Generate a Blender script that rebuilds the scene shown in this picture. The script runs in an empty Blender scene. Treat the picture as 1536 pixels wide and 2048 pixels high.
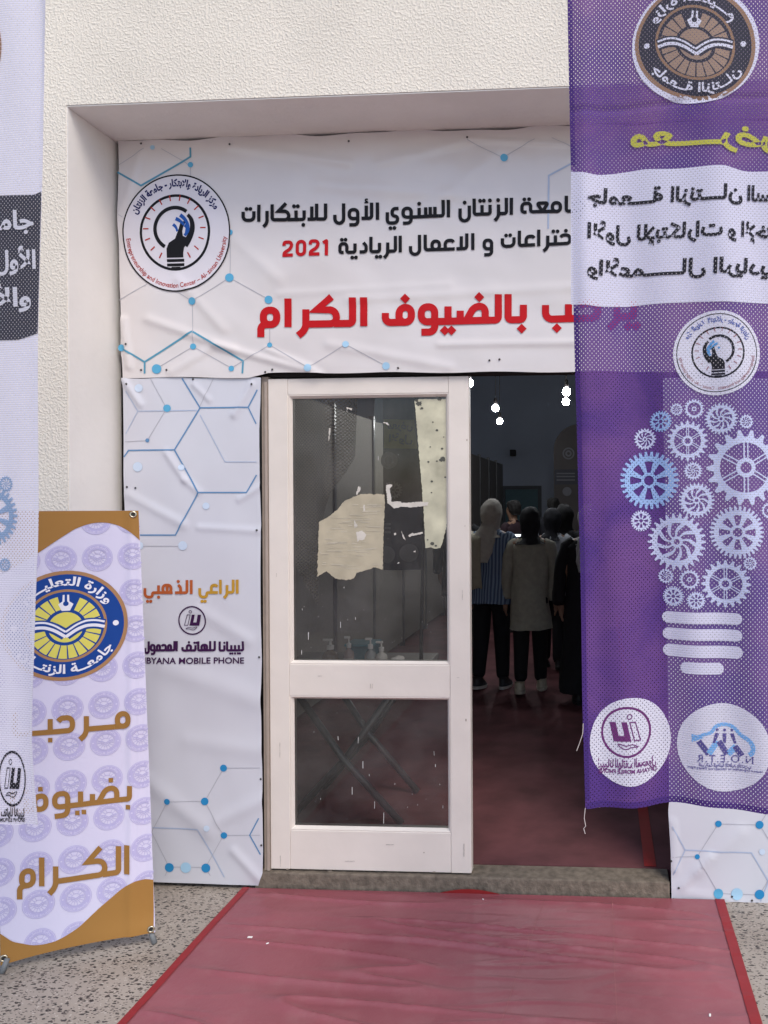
import bpy, bmesh, math, random
from mathutils import Vector, Matrix, noise
R_ = random.Random(7)
C = bpy.context.scene.collection
sc = bpy.context.scene
rad = math.radians

# ------------------------------------------------------------------ camera
F, PX, PY, YAW, ROLL, CH = 1538.0, 1110.0, 996.0, 0.0602, 0.006, 1.63
cam = bpy.data.cameras.new('camera'); camo = bpy.data.objects.new('camera', cam); C.objects.link(camo)
fw = Vector((-math.sin(YAW), math.cos(YAW), 0)); rt = Vector((math.cos(YAW), math.sin(YAW), 0)); up = Vector((0, 0, 1))
rr = rt * math.cos(ROLL) - up * math.sin(ROLL); uu = up * math.cos(ROLL) + rt * math.sin(ROLL)
CAM = Vector((0, 0, CH))
M = Matrix((rr, uu, -fw)).transposed().to_4x4(); M.translation = CAM
camo.matrix_world = M
cam.sensor_fit = 'VERTICAL'; cam.sensor_height = 36; cam.lens = F / 2048 * 36
cam.shift_x = -(PX - 768) / 2048; cam.shift_y = (PY - 1024) / 2048
cam.clip_start = 0.05; cam.clip_end = 600
sc.camera = camo
sc.render.resolution_x, sc.render.resolution_y = 768, 1024

# ------------------------------------------------------------------ light
SUN_EL, SUN_AZ = 50, 142      # degrees; azimuth measured from +Y (into the building) clockwise
w = bpy.data.worlds.new('World'); sc.world = w; w.use_nodes = True
nt = w.node_tree; bg = nt.nodes['Background']
sky = nt.nodes.new('ShaderNodeTexSky'); sky.sky_type = 'NISHITA'; sky.sun_disc = False
sky.sun_elevation = rad(SUN_EL); sky.sun_rotation = rad(SUN_AZ); sky.air_density = 1.0; sky.dust_density = 1.6; sky.ozone_density = 1.0
nt.links.new(sky.outputs[0], bg.inputs[0]); bg.inputs[1].default_value = 0.13
sl = bpy.data.lights.new('sun', 'SUN'); sl.energy = 1.15; sl.angle = rad(26); sl.color = (1, .925, .81)
so = bpy.data.objects.new('sun', sl); C.objects.link(so)
sd = Vector((math.sin(rad(SUN_AZ)) * math.cos(rad(SUN_EL)), math.cos(rad(SUN_AZ)) * math.cos(rad(SUN_EL)), math.sin(rad(SUN_EL))))
so.rotation_euler = (-sd).to_track_quat('-Z', 'Y').to_euler()
vs = sc.view_settings; vs.view_transform = 'Standard'; vs.look = 'None'; vs.exposure = 0.78; vs.gamma = 1
sc.cycles.use_denoising = True
sc.cycles.transparent_max_bounces = 24
sc.cycles.max_bounces = 8

# ------------------------------------------------------------------ projection helpers (measuring the place from the photograph)
def ray(x, y):
    return (fw + rr * ((x - PX) / F) - uu * ((y - PY) / F))
def onY(x, y, Y):
    d = ray(x, y); return CAM + d * (Y / d.y)
def onZ(x, y, Z=0.0):
    d = ray(x, y); return CAM + d * ((Z - CH) / d.z)
def onP(x, y, p, n):
    d = ray(x, y); return CAM + d * ((p - CAM).dot(n) / d.dot(n))

# ------------------------------------------------------------------ materials
def srgb(r, g, b):
    f = lambda c: ((c / 255) / 12.92 if c / 255 <= .04045 else ((c / 255 + .055) / 1.055) ** 2.4)
    return (f(r), f(g), f(b), 1)
_m = {}
def mat(name, col, rough=.6, spec=.4, metal=0, noise_amt=.06, nscale=25, bump=0, bscale=80, coat=0, emit=0, trans=0):
    if name in _m: return _m[name]
    m = bpy.data.materials.new(name); m.use_nodes = True; t = m.node_tree; N, L = t.nodes, t.links
    b = N['Principled BSDF']; _m[name] = m
    if len(col) == 3: col = (*col, 1)
    b.inputs['Roughness'].default_value = rough; b.inputs['Specular IOR Level'].default_value = spec; b.inputs['Metallic'].default_value = metal
    b.inputs['Coat Weight'].default_value = coat; b.inputs['Coat Roughness'].default_value = .25
    tc = N.new('ShaderNodeTexCoord')
    if noise_amt:
        n = N.new('ShaderNodeTexNoise'); n.inputs['Scale'].default_value = nscale; n.inputs['Detail'].default_value = 4
        L.new(tc.outputs['Object'], n.inputs['Vector'])
        r = N.new('ShaderNodeMapRange'); r.inputs['From Min'].default_value = .3; r.inputs['From Max'].default_value = .7
        r.inputs['To Min'].default_value = 1 - noise_amt; r.inputs['To Max'].default_value = 1 + noise_amt
        L.new(n.outputs['Fac'], r.inputs['Value'])
        x = N.new('ShaderNodeVectorMath'); x.operation = 'SCALE'; x.inputs[0].default_value = col[:3]; L.new(r.outputs[0], x.inputs['Scale'])
        L.new(x.outputs[0], b.inputs['Base Color'])
    else: b.inputs['Base Color'].default_value = col
    if bump:
        n = N.new('ShaderNodeTexNoise'); n.inputs['Scale'].default_value = bscale; n.inputs['Detail'].default_value = 3
        L.new(tc.outputs['Object'], n.inputs['Vector'])
        p = N.new('ShaderNodeBump'); p.inputs['Distance'].default_value = bump; p.inputs['Strength'].default_value = 1
        L.new(n.outputs['Fac'], p.inputs['Height']); L.new(p.outputs[0], b.inputs['Normal'])
    if emit:
        b.inputs['Emission Color'].default_value = col; b.inputs['Emission Strength'].default_value = emit
    return m

def stucco(name, col, amp, scale):
    m = mat(name, col, rough=.85, spec=.2, noise_amt=.08, nscale=1.5); t = m.node_tree; N, L = t.nodes, t.links; b = N['Principled BSDF']
    tc = N.new('ShaderNodeTexCoord')
    a = N.new('ShaderNodeTexNoise'); a.inputs['Scale'].default_value = scale; a.inputs['Detail'].default_value = 2.5; a.inputs['Roughness'].default_value = .5
    v = N.new('ShaderNodeTexVoronoi'); v.feature = 'SMOOTH_F1'; v.inputs['Scale'].default_value = scale * .8
    r = N.new('ShaderNodeMapRange'); r.inputs['From Min'].default_value = .45; r.inputs['From Max'].default_value = .68
    ad = N.new('ShaderNodeMath'); ad.operation = 'SUBTRACT'
    mu = N.new('ShaderNodeMath'); mu.operation = 'MULTIPLY'; mu.inputs[1].default_value = .5
    L.new(tc.outputs['Object'], a.inputs['Vector']); L.new(tc.outputs['Object'], v.inputs['Vector'])
    L.new(a.outputs['Fac'], r.inputs['Value']); L.new(v.outputs['Distance'], mu.inputs[0])
    L.new(r.outputs[0], ad.inputs[0]); L.new(mu.outputs[0], ad.inputs[1])
    p = N.new('ShaderNodeBump'); p.inputs['Distance'].default_value = amp; p.inputs['Strength'].default_value = 1
    L.new(ad.outputs[0], p.inputs['Height']); L.new(p.outputs[0], b.inputs['Normal'])
    return m

def terrazzo(name, base, dark, scale, stretch=(1, 1, 1)):
    if name in _m: return _m[name]
    m = bpy.data.materials.new(name); m.use_nodes = True; t = m.node_tree; N, L = t.nodes, t.links; b = N['Principled BSDF']; _m[name] = m
    b.inputs['Roughness'].default_value = .55
    tc = N.new('ShaderNodeTexCoord'); mp = N.new('ShaderNodeMapping'); mp.inputs['Scale'].default_value = stretch
    L.new(tc.outputs['Object'], mp.inputs['Vector'])
    col = None
    rgb = N.new('ShaderNodeRGB'); rgb.outputs[0].default_value = (*base, 1); col = rgb.outputs[0]
    nz = N.new('ShaderNodeTexNoise'); nz.inputs['Scale'].default_value = 3; nz.inputs['Detail'].default_value = 6; L.new(tc.outputs['Object'], nz.inputs['Vector'])
    mx = N.new('ShaderNodeMix'); mx.data_type = 'RGBA'; mx.inputs['B'].default_value = (base[0] * .72, base[1] * .7, base[2] * .68, 1)
    mr = N.new('ShaderNodeMapRange'); mr.inputs['From Min'].default_value = .4; mr.inputs['From Max'].default_value = .7
    L.new(nz.outputs['Fac'], mr.inputs['Value']); L.new(mr.outputs[0], mx.inputs['Factor']); L.new(col, mx.inputs['A']); col = mx.outputs['Result']
    for i, (sca, c, th) in enumerate(((scale, dark, .36), (scale * 1.9, (dark[0] * 2.2, dark[1] * 2, dark[2] * 1.9), .34), (scale * 1.3, (.47, .42, .37), .2))):
        v = N.new('ShaderNodeTexVoronoi'); v.inputs['Scale'].default_value = sca; v.inputs['Randomness'].default_value = 1
        dn = N.new('ShaderNodeTexNoise'); dn.inputs['Scale'].default_value = sca * 1.6; L.new(mp.outputs[0], dn.inputs['Vector'])
        va = N.new('ShaderNodeVectorMath'); va.operation = 'MULTIPLY_ADD'; va.inputs[1].default_value = (.9 / sca,) * 3
        L.new(dn.outputs['Color'], va.inputs[0]); L.new(mp.outputs[0], va.inputs[2]); L.new(va.outputs[0], v.inputs['Vector'])
        wn = N.new('ShaderNodeSeparateColor'); L.new(v.outputs['Color'], wn.inputs[0])
        gt = N.new('ShaderNodeMath'); gt.operation = 'LESS_THAN'; L.new(wn.outputs[i % 3], gt.inputs[0]); gt.inputs[1].default_value = .45
        ml = N.new('ShaderNodeMath'); ml.operation = 'MULTIPLY'
        lt = N.new('ShaderNodeMapRange'); lt.inputs['From Min'].default_value = th + .06; lt.inputs['From Max'].default_value = th; L.new(v.outputs['Distance'], lt.inputs['Value'])
        L.new(lt.outputs[0], ml.inputs[0]); L.new(gt.outputs[0], ml.inputs[1])
        mx = N.new('ShaderNodeMix'); mx.data_type = 'RGBA'; mx.inputs['B'].default_value = (*c, 1)
        L.new(ml.outputs[0], mx.inputs['Factor']); L.new(col, mx.inputs['A']); col = mx.outputs['Result']
    L.new(col, b.inputs['Base Color'])
    return m

def fabric(name, col, col2=None, holes=True, base_t=.04, pitch=(.0098, .0108), hr=(.098, .152), rough=.8):
    """knitted sport mesh: diffuse + translucent cloth with see-through perforations laid out on the UV map (metres)"""
    if name in _m: return _m[name]
    m = bpy.data.materials.new(name); m.use_nodes = True; t = m.node_tree; N, L = t.nodes, t.links; _m[name] = m
    for n in list(N): N.remove(n)
    out = N.new('ShaderNodeOutputMaterial'); uv = N.new('ShaderNodeTexCoord')
    b = N.new('ShaderNodeBsdfPrincipled'); b.inputs['Roughness'].default_value = rough; b.inputs['Specular IOR Level'].default_value = .25
    tl = N.new('ShaderNodeBsdfTranslucent'); mx = N.new('ShaderNodeMixShader'); mx.inputs[0].default_value = .3
    if col2:
        nz = N.new('ShaderNodeTexNoise'); nz.inputs['Scale'].default_value = 5.5; nz.inputs['Detail'].default_value = 4; nz.inputs['Distortion'].default_value = .6
        L.new(uv.outputs['UV'], nz.inputs['Vector'])
        cr = N.new('ShaderNodeValToRGB'); e = cr.color_ramp.elements
        e[0].position = .36; e[0].color = (*col[:3], 1); e[1].position = .66; e[1].color = (*col2[:3], 1)
        L.new(nz.outputs['Fac'], cr.inputs[0]); src = cr.outputs[0]
    else:
        rgb = N.new('ShaderNodeRGB'); rgb.outputs[0].default_value = (*col[:3], 1); src = rgb.outputs[0]
    # fine knit courses
    sx = N.new('ShaderNodeSeparateXYZ'); L.new(uv.outputs['UV'], sx.inputs[0])
    wv = N.new('ShaderNodeMath'); wv.operation = 'MULTIPLY'; wv.inputs[1].default_value = 2 * math.pi / (pitch[1] / 2); L.new(sx.outputs['Y'], wv.inputs[0])
    sn = N.new('ShaderNodeMath'); sn.operation = 'SINE'; L.new(wv.outputs[0], sn.inputs[0])
    r2 = N.new('ShaderNodeMapRange'); r2.inputs['From Min'].default_value = -1; r2.inputs['To Min'].default_value = .86; r2.inputs['To Max'].default_value = 1.06
    L.new(sn.outputs[0], r2.inputs['Value'])
    sc_ = N.new('ShaderNodeVectorMath'); sc_.operation = 'SCALE'; L.new(src, sc_.inputs[0]); L.new(r2.outputs[0], sc_.inputs['Scale']); src = sc_.outputs[0]
    L.new(src, b.inputs['Base Color']); L.new(src, tl.inputs['Color'])
    L.new(b.outputs[0], mx.inputs[1]); L.new(tl.outputs[0], mx.inputs[2])
    res = mx.outputs[0]
    if holes:
        def cell(off):
            d2 = []
            for ax, p, r in (('X', pitch[0], hr[0]), ('Y', pitch[1], hr[1])):
                a = N.new('ShaderNodeMath'); a.operation = 'DIVIDE'; a.inputs[1].default_value = p; L.new(sx.outputs[ax], a.inputs[0])
                o = N.new('ShaderNodeMath'); o.operation = 'ADD'; o.inputs[1].default_value = off + 100; L.new(a.outputs[0], o.inputs[0])
                f = N.new('ShaderNodeMath'); f.operation = 'FRACT'; L.new(o.outputs[0], f.inputs[0])
                s = N.new('ShaderNodeMath'); s.operation = 'SUBTRACT'; s.inputs[1].default_value = .5; L.new(f.outputs[0], s.inputs[0])
                q = N.new('ShaderNodeMath'); q.operation = 'DIVIDE'; q.inputs[1].default_value = r; L.new(s.outputs[0], q.inputs[0])
                z = N.new('ShaderNodeMath'); z.operation = 'MULTIPLY'; L.new(q.outputs[0], z.inputs[0]); L.new(q.outputs[0], z.inputs[1]); d2.append(z)
            a = N.new('ShaderNodeMath'); a.operation = 'ADD'; L.new(d2[0].outputs[0], a.inputs[0]); L.new(d2[1].outputs[0], a.inputs[1])
            c = N.new('ShaderNodeMath'); c.operation = 'LESS_THAN'; c.inputs[1].default_value = 1; L.new(a.outputs[0], c.inputs[0]); return c
        c1, c2 = cell(0), cell(.5)
        h = N.new('ShaderNodeMath'); h.operation = 'MAXIMUM'; L.new(c1.outputs[0], h.inputs[0]); L.new(c2.outputs[0], h.inputs[1])
        mr = N.new('ShaderNodeMapRange'); mr.inputs['To Min'].default_value = base_t; mr.inputs['To Max'].default_value = .93; L.new(h.outputs[0], mr.inputs['Value'])
        tr = N.new('ShaderNodeBsdfTransparent'); m2 = N.new('ShaderNodeMixShader')
        L.new(mr.outputs[0], m2.inputs[0]); L.new(res, m2.inputs[1]); L.new(tr.outputs[0], m2.inputs[2]); res = m2.outputs[0]
    L.new(res, out.inputs[0]); return m

def vinyl(name, col, rough=.34):
    return mat(name, col, rough=rough, spec=.5 if max(col[:3]) > .5 else .12, noise_amt=.015, nscale=6)

def glass_mat():
    m = bpy.data.materials.new('window glass'); m.use_nodes = True; t = m.node_tree; N, L = t.nodes, t.links
    for n in list(N): N.remove(n)
    out = N.new('ShaderNodeOutputMaterial'); tr = N.new('ShaderNodeBsdfTransparent'); tr.inputs[0].default_value = (.66, .65, .61, 1)
    gl = N.new('ShaderNodeBsdfGlossy'); gl.inputs['Roughness'].default_value = .02
    df = N.new('ShaderNodeBsdfDiffuse'); df.inputs[0].default_value = (.55, .53, .5, 1)
    tc = N.new('ShaderNodeTexCoord'); nz = N.new('ShaderNodeTexNoise'); nz.inputs['Scale'].default_value = 6; nz.inputs['Detail'].default_value = 6
    L.new(tc.outputs['Object'], nz.inputs['Vector'])
    mr = N.new('ShaderNodeMapRange'); mr.inputs['From Min'].default_value = .35; mr.inputs['From Max'].default_value = .75; mr.inputs['To Min'].default_value = .02; mr.inputs['To Max'].default_value = .10
    L.new(nz.outputs['Fac'], mr.inputs['Value'])
    fr = N.new('ShaderNodeFresnel'); fr.inputs[0].default_value = 1.5
    a = N.new('ShaderNodeMixShader'); bb = N.new('ShaderNodeMixShader')
    L.new(mr.outputs[0], a.inputs[0]); L.new(tr.outputs[0], a.inputs[1]); L.new(df.outputs[0], a.inputs[2])
    L.new(fr.outputs[0], bb.inputs[0]); L.new(a.outputs[0], bb.inputs[1]); L.new(gl.outputs[0], bb.inputs[2]); L.new(bb.outputs[0], out.inputs[0])
    return m

# ------------------------------------------------------------------ object helpers
def link(name, me, m=None, parent=None):
    o = bpy.data.objects.new(name, me); C.objects.link(o)
    if m is not None:
        for x in (m if isinstance(m, (list, tuple)) else [m]): me.materials.append(x)
    if parent: o.parent = parent
    return o
def tag(o, label=None, cat=None, group=None, kind=None):
    if label: o['label'] = label
    if cat: o['category'] = cat
    if group: o['group'] = group
    if kind: o['kind'] = kind
    return o
def thing(name, label, cat, loc=(0, 0, 0), group=None):
    o = bpy.data.objects.new(name, None); C.objects.link(o); o.location = loc; o.empty_display_size = .1
    return tag(o, label, cat, group)
def from_bm(name, bm, m, parent=None, smooth=False, rel=None):
    if rel is not None:
        bmesh.ops.translate(bm, verts=bm.verts, vec=-Vector(rel))
    me = bpy.data.meshes.new(name); bm.to_mesh(me); bm.free()
    if smooth:
        for p in me.polygons: p.use_smooth = True
    return link(name, me, m, parent)
def add_box(bm, a, b, bev=0):
    a, b = Vector(a), Vector(b)
    g = bmesh.ops.create_cube(bm, size=1)
    vs_ = g['verts']
    for v in vs_: v.co = Vector(((a[i] + b[i]) / 2 + v.co[i] * (b[i] - a[i]) for i in range(3)))
    if bev:
        es = {e for v in vs_ for e in v.link_edges}
        bmesh.ops.bevel(bm, geom=list(es), offset=bev, segments=2, affect='EDGES', profile=.6)
def add_tube(bm, pts, r, n=10, cap=True):
    pts = [Vector(p) for p in pts]; rs = r if isinstance(r, (list, tuple)) else [r] * len(pts)
    rings = []; prev = None
    for i, p in enumerate(pts):
        d = (pts[min(i + 1, len(pts) - 1)] - pts[max(i - 1, 0)]).normalized()
        a = Vector((0, 0, 1)) if abs(d.z) < .9 else Vector((1, 0, 0))
        if prev is not None: a = prev
        x = (a - d * a.dot(d)).normalized(); prev = x; y = d.cross(x)
        rings.append([bm.verts.new(p + (x * math.cos(k / n * 2 * math.pi) + y * math.sin(k / n * 2 * math.pi)) * rs[i]) for k in range(n)])
    for a, b in zip(rings, rings[1:]):
        for k in range(n): bm.faces.new((a[k], a[(k + 1) % n], b[(k + 1) % n], b[k]))
    if cap:
        bm.faces.new(rings[0][::-1]); bm.faces.new(rings[-1])
def add_lathe(bm, c, prof, n=16):
    c = Vector(c); rings = []
    for r, z in prof:
        rings.append([bm.verts.new(c + Vector((r * math.cos(k / n * 2 * math.pi), r * math.sin(k / n * 2 * math.pi), z))) for k in range(n)])
    for a, b in zip(rings, rings[1:]):
        for k in range(n): bm.faces.new((a[k], a[(k + 1) % n], b[(k + 1) % n], b[k]))
    bm.faces.new(rings[0][::-1]); bm.faces.new(rings[-1])
def add_prism(bm, poly, depth_vec):
    d = Vector(depth_vec); a = [bm.verts.new(Vector(p)) for p in poly]; b = [bm.verts.new(Vector(p) + d) for p in poly]
    n = len(poly); bm.faces.new(a); bm.faces.new(b[::-1])
    for k in range(n): bm.faces.new((a[k], b[k], b[(k + 1) % n], a[(k + 1) % n]))

# ------------------------------------------------------------------ printed sheets
class Sheet:
    """a cloth or vinyl sheet on a plane: st = metres on the plane, plus a wrinkle function along the normal (towards the viewer)"""
    def __init__(s, p, n, disp, ex=None):
        s.p = Vector(p); s.n = Vector(n).normalized()
        s.t = (Vector((0, 0, 1)) - s.n * s.n.z).normalized(); s.s = s.t.cross(s.n)
        if s.s.x < 0: s.s = -s.s
        s.disp = disp
    def px(s, x, y):
        q = onP(x, y, s.p, s.n) - s.p; return (q.dot(s.s), q.dot(s.t))
    def w(s, st, off=0):
        return s.p + s.s * st[0] + s.t * st[1] + s.n * (s.disp(*st) + off)

def fillet(pts, r, closed=False):
    n = len(pts); out = []
    rs = r if isinstance(r, (list, tuple)) else [r] * n
    for i in range(n):
        p = Vector(pts[i][:2])
        if not closed and i in (0, n - 1): out.append(p); continue
        a = Vector(pts[i - 1][:2]); b = Vector(pts[(i + 1) % n][:2])
        va, vb = a - p, b - p; la, lb = va.length, vb.length
        rr_ = min(rs[i], la * .5, lb * .5)
        if rr_ < 1e-6: out.append(p); continue
        p0, p1 = p + va / la * rr_, p + vb / lb * rr_
        for k in range(6):
            t = k / 5; out.append(p0 * (1 - t) ** 2 * 1 + p * 2 * t * (1 - t) * .75 + (p0 + p1) / 2 * 2 * t * (1 - t) * .25 + p1 * t * t)
    return out

class Print:
    def __init__(s, sheet, base=.0012, step=.00010, clip=None):
        s.sh = sheet; s.base = base; s.step = step; s.k = 0; s.V = []; s.Fc = []; s.mats = []; s.clip = clip; s.O = []
    def mi(s, m):
        if m not in s.mats: s.mats.append(m)
        return s.mats.index(m)
    def add(s, verts, faces, m, fr=None, off=None):
        fr = fr or s.sh.px; o = len(s.V); L = s.base + (off if off is not None else (s.k % 12) * s.step); s.k += 1
        for v in verts: s.V.append(fr(v[0], v[1])); s.O.append(L)
        i = s.mi(m)
        for f in faces: s.Fc.append((tuple(o + k for k in f), i))
    def stroke(s, pts, wd, m, r=0, closed=False, fr=None, seg=None, off=None):
        P = fillet(pts, r, closed)
        Q = [P[0]]
        for p in P[1:]:
            if (p - Q[-1]).length > 1e-6: Q.append(p)
        if closed and (Q[0] - Q[-1]).length < 1e-6: Q.pop()
        if seg:
            Z = []
            rng = range(len(Q)) if closed else range(len(Q) - 1)
            for i in rng:
                a, b = Q[i], Q[(i + 1) % len(Q)]; k = max(1, int((b - a).length / seg))
                for j in range(k): Z.append(a.lerp(b, j / k))
            if not closed: Z.append(Q[-1])
            Q = Z
        n = len(Q); vs_ = []
        ws = wd if isinstance(wd, (list, tuple)) else None
        for i, p in enumerate(Q):
            a = Q[i - 1] if (i or closed) else None; b = Q[(i + 1) % n] if (i < n - 1 or closed) else None
            d1 = (p - a).normalized() if a is not None else None; d2 = (b - p).normalized() if b is not None else None
            d1 = d1 if d1 is not None else d2; d2 = d2 if d2 is not None else d1
            n1, n2 = Vector((-d1.y, d1.x)), Vector((-d2.y, d2.x)); mi_ = n1 + n2
            mi_ = mi_.normalized() if mi_.length > 1e-4 else n1
            ww = (ws[0] + (ws[1] - ws[0]) * i / max(1, n - 1)) if ws else wd
            k = ww / 2 / max(.4, mi_.dot(n1))
            vs_ += [p + mi_ * k, p - mi_ * k]
        fs = [(2 * i, 2 * i + 1, 2 * i + 3, 2 * i + 2) for i in range(n - 1)]
        if closed: fs.append((2 * n - 2, 2 * n - 1, 1, 0))
        s.add(vs_, fs, m, fr, off)
    def ring(s, cx, cy, r0, r1, m, fr=None, a0=0, a1=360, ry=1, n=None, off=None):
        n = n or max(10, int(48 * abs(a1 - a0) / 360)); vs_ = []
        for k in range(n + 1):
            a = rad(a0 + (a1 - a0) * k / n)
            for r in (r0, r1): vs_.append((cx + r * math.cos(a), cy + r * ry * math.sin(a)))
        s.add(vs_, [(2 * k, 2 * k + 1, 2 * k + 3, 2 * k + 2) for k in range(n)], m, fr, off)
    def disc(s, cx, cy, r, m, fr=None, ry=1, n=32, off=None, rings=3):
        vs_ = [(cx, cy)]; fs = []
        for j in range(1, rings + 1):
            for k in range(n):
                a = k / n * 2 * math.pi; vs_.append((cx + r * j / rings * math.cos(a), cy + r * ry * j / rings * math.sin(a)))
        for k in range(n): fs.append((0, 1 + (k + 1) % n, 1 + k))
        for j in range(rings - 1):
            for k in range(n):
                a = 1 + j * n + k; b = 1 + j * n + (k + 1) % n; fs.append((a, b, b + n, a + n))
        s.add(vs_, fs, m, fr, off)
    def poly(s, pts, m, fr=None, off=None):
        s.add(pts, [tuple(range(len(pts)))], m, fr, off)
    def build(s, name, parent, L=.014, fabric_uv=True):
        bm = bmesh.new(); lay = bm.verts.layers.float.new('o'); vv = []
        for (a, b), o in zip(s.V, s.O):
            v = bm.verts.new((a, b, 0)); v[lay] = o; vv.append(v)
        for f, i in s.Fc:
            try: fc = bm.faces.new([vv[k] for k in f]); fc.material_index = i
            except ValueError: pass
        bm.normal_update()
        bmesh.ops.triangulate(bm, faces=[f for f in bm.faces if len(f.verts) > 4])
        for _ in range(7):
            es = [e for e in bm.edges if e.calc_length() > L]
            if not es: break
            bmesh.ops.subdivide_edges(bm, edges=es, cuts=1)
            bmesh.ops.triangulate(bm, faces=[f for f in bm.faces if len(f.verts) > 4])
        if s.clip:
            bmesh.ops.delete(bm, geom=[f for f in bm.faces if not s.clip(*f.calc_center_median()[:2])], context='FACES')
        uv = bm.loops.layers.uv.new('UVMap')
        for f in bm.faces:
            for l in f.loops: l[uv].uv = l.vert.co[:2]
        org = parent.location if parent else Vector()
        for v in bm.verts: v.co = s.sh.w((v.co.x, v.co.y), v[lay]) - org
        return from_bm(name, bm, s.mats, parent, smooth=True)

def build_sheet(name, sh, Lx, Rx, Ty, By, m, parent, step=.012, nx=None, ny=None, pick=None):
    """grid between photo-measured edges: Lx(y), Rx(y) edges, Ty(x), By(x)"""
    t0, t1 = Ty(0), By(0)
    nx = nx or 90; ny = ny or 90
    bm = bmesh.new(); uv = bm.loops.layers.uv.new('UVMap'); G = []; ST = {}
    for j in range(ny + 1):
        row = []
        for i in range(nx + 1):
            b = j / ny; a = i / nx
            y = t0 + (t1 - t0) * b; x = Lx(y) + (Rx(y) - Lx(y)) * a
            yt, yb = Ty(x), By(x); y2 = yt + (yb - yt) * b; x2 = Lx(y2) + (Rx(y2) - Lx(y2)) * a
            st = sh.px(x2, y2); v = bm.verts.new(sh.w(st) - parent.location); ST[v] = (st, (x2, y2)); row.append(v)
        G.append(row)
    for j in range(ny):
        for i in range(nx):
            f = bm.faces.new((G[j][i], G[j + 1][i], G[j + 1][i + 1], G[j][i + 1]))
            for l in f.loops: l[uv].uv = ST[l.vert][0]
            if pick:
                c = [ST[v][1] for v in f.verts]; f.material_index = pick(sum(p[0] for p in c) / 4, sum(p[1] for p in c) / 4)
    return from_bm(name, bm, m, parent, smooth=True)

def curve1(pts):
    """smooth interpolation through (a, b) pairs"""
    def f(x):
        if x <= pts[0][0]:
            (a, b), (c, d) = pts[0], pts[1]; return b + (d - b) * (x - a) / (c - a)
        for (a, b), (c, d) in zip(pts, pts[1:]):
            if x <= c: return b + (d - b) * (x - a) / (c - a)
        (a, b), (c, d) = pts[-2], pts[-1]; return b + (d - b) * (x - a) / (c - a)
    return f
K = lambda v: (lambda x: v)

# ------------------------------------------------------------------ Arabic shaping
FORMS = {}
for ch, c, n in (('ا', 0xFE8D, 2), ('أ', 0xFE83, 2), ('إ', 0xFE87, 2), ('ب', 0xFE8F, 4), ('ة', 0xFE93, 2), ('ت', 0xFE95, 4), ('ج', 0xFE9D, 4), ('ح', 0xFEA1, 4),
                 ('خ', 0xFEA5, 4), ('د', 0xFEA9, 2), ('ذ', 0xFEAB, 2), ('ر', 0xFEAD, 2), ('ز', 0xFEAF, 2), ('س', 0xFEB1, 4), ('ض', 0xFEBD, 4), ('ع', 0xFEC9, 4),
                 ('ف', 0xFED1, 4), ('ك', 0xFED9, 4), ('ل', 0xFEDD, 4), ('م', 0xFEE1, 4), ('ن', 0xFEE5, 4), ('ه', 0xFEE9, 4), ('و', 0xFEED, 2), ('ي', 0xFEF1, 4),
                 ('لا', 0xFEFB, 2), ('لأ', 0xFEF7, 2), ('لإ', 0xFEF9, 2)):
    FORMS[ch] = (c, n)
def shape(word):
    """-> list of (letter, form) in reading order; form: i(so) f(inal) b(egin) m(id)"""
    L = []; k = 0
    while k < len(word):
        if word[k] == 'ل' and k + 1 < len(word) and word[k + 1] in 'اأإ': L.append(word[k:k + 2]); k += 2
        else: L.append(word[k]); k += 1
    out = []
    for i, ch in enumerate(L):
        if ch == 'ـ': out.append((ch, 'm')); continue
        if ch not in FORMS: out.append((ch, 'i')); continue
        p = L[i - 1] if i else None; nx = L[i + 1] if i + 1 < len(L) else None
        jp = p == 'ـ' or (p in FORMS and FORMS[p][1] == 4)
        jn = FORMS[ch][1] == 4 and (nx == 'ـ' or nx in FORMS)
        out.append((ch, 'm' if jp and jn else 'f' if jp else 'b' if jn else 'i'))
    return out
def arabic(text):
    out = []
    for wd in text.split(' '):
        s = ''
        for ch, f in shape(wd):
            if ch in FORMS: s += chr(FORMS[ch][0] + {'i': 0, 'f': 1, 'b': 2, 'm': 3}[f])
            else: s += ch
        out.append(s[::-1])
    return ' '.join(out[::-1])

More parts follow.
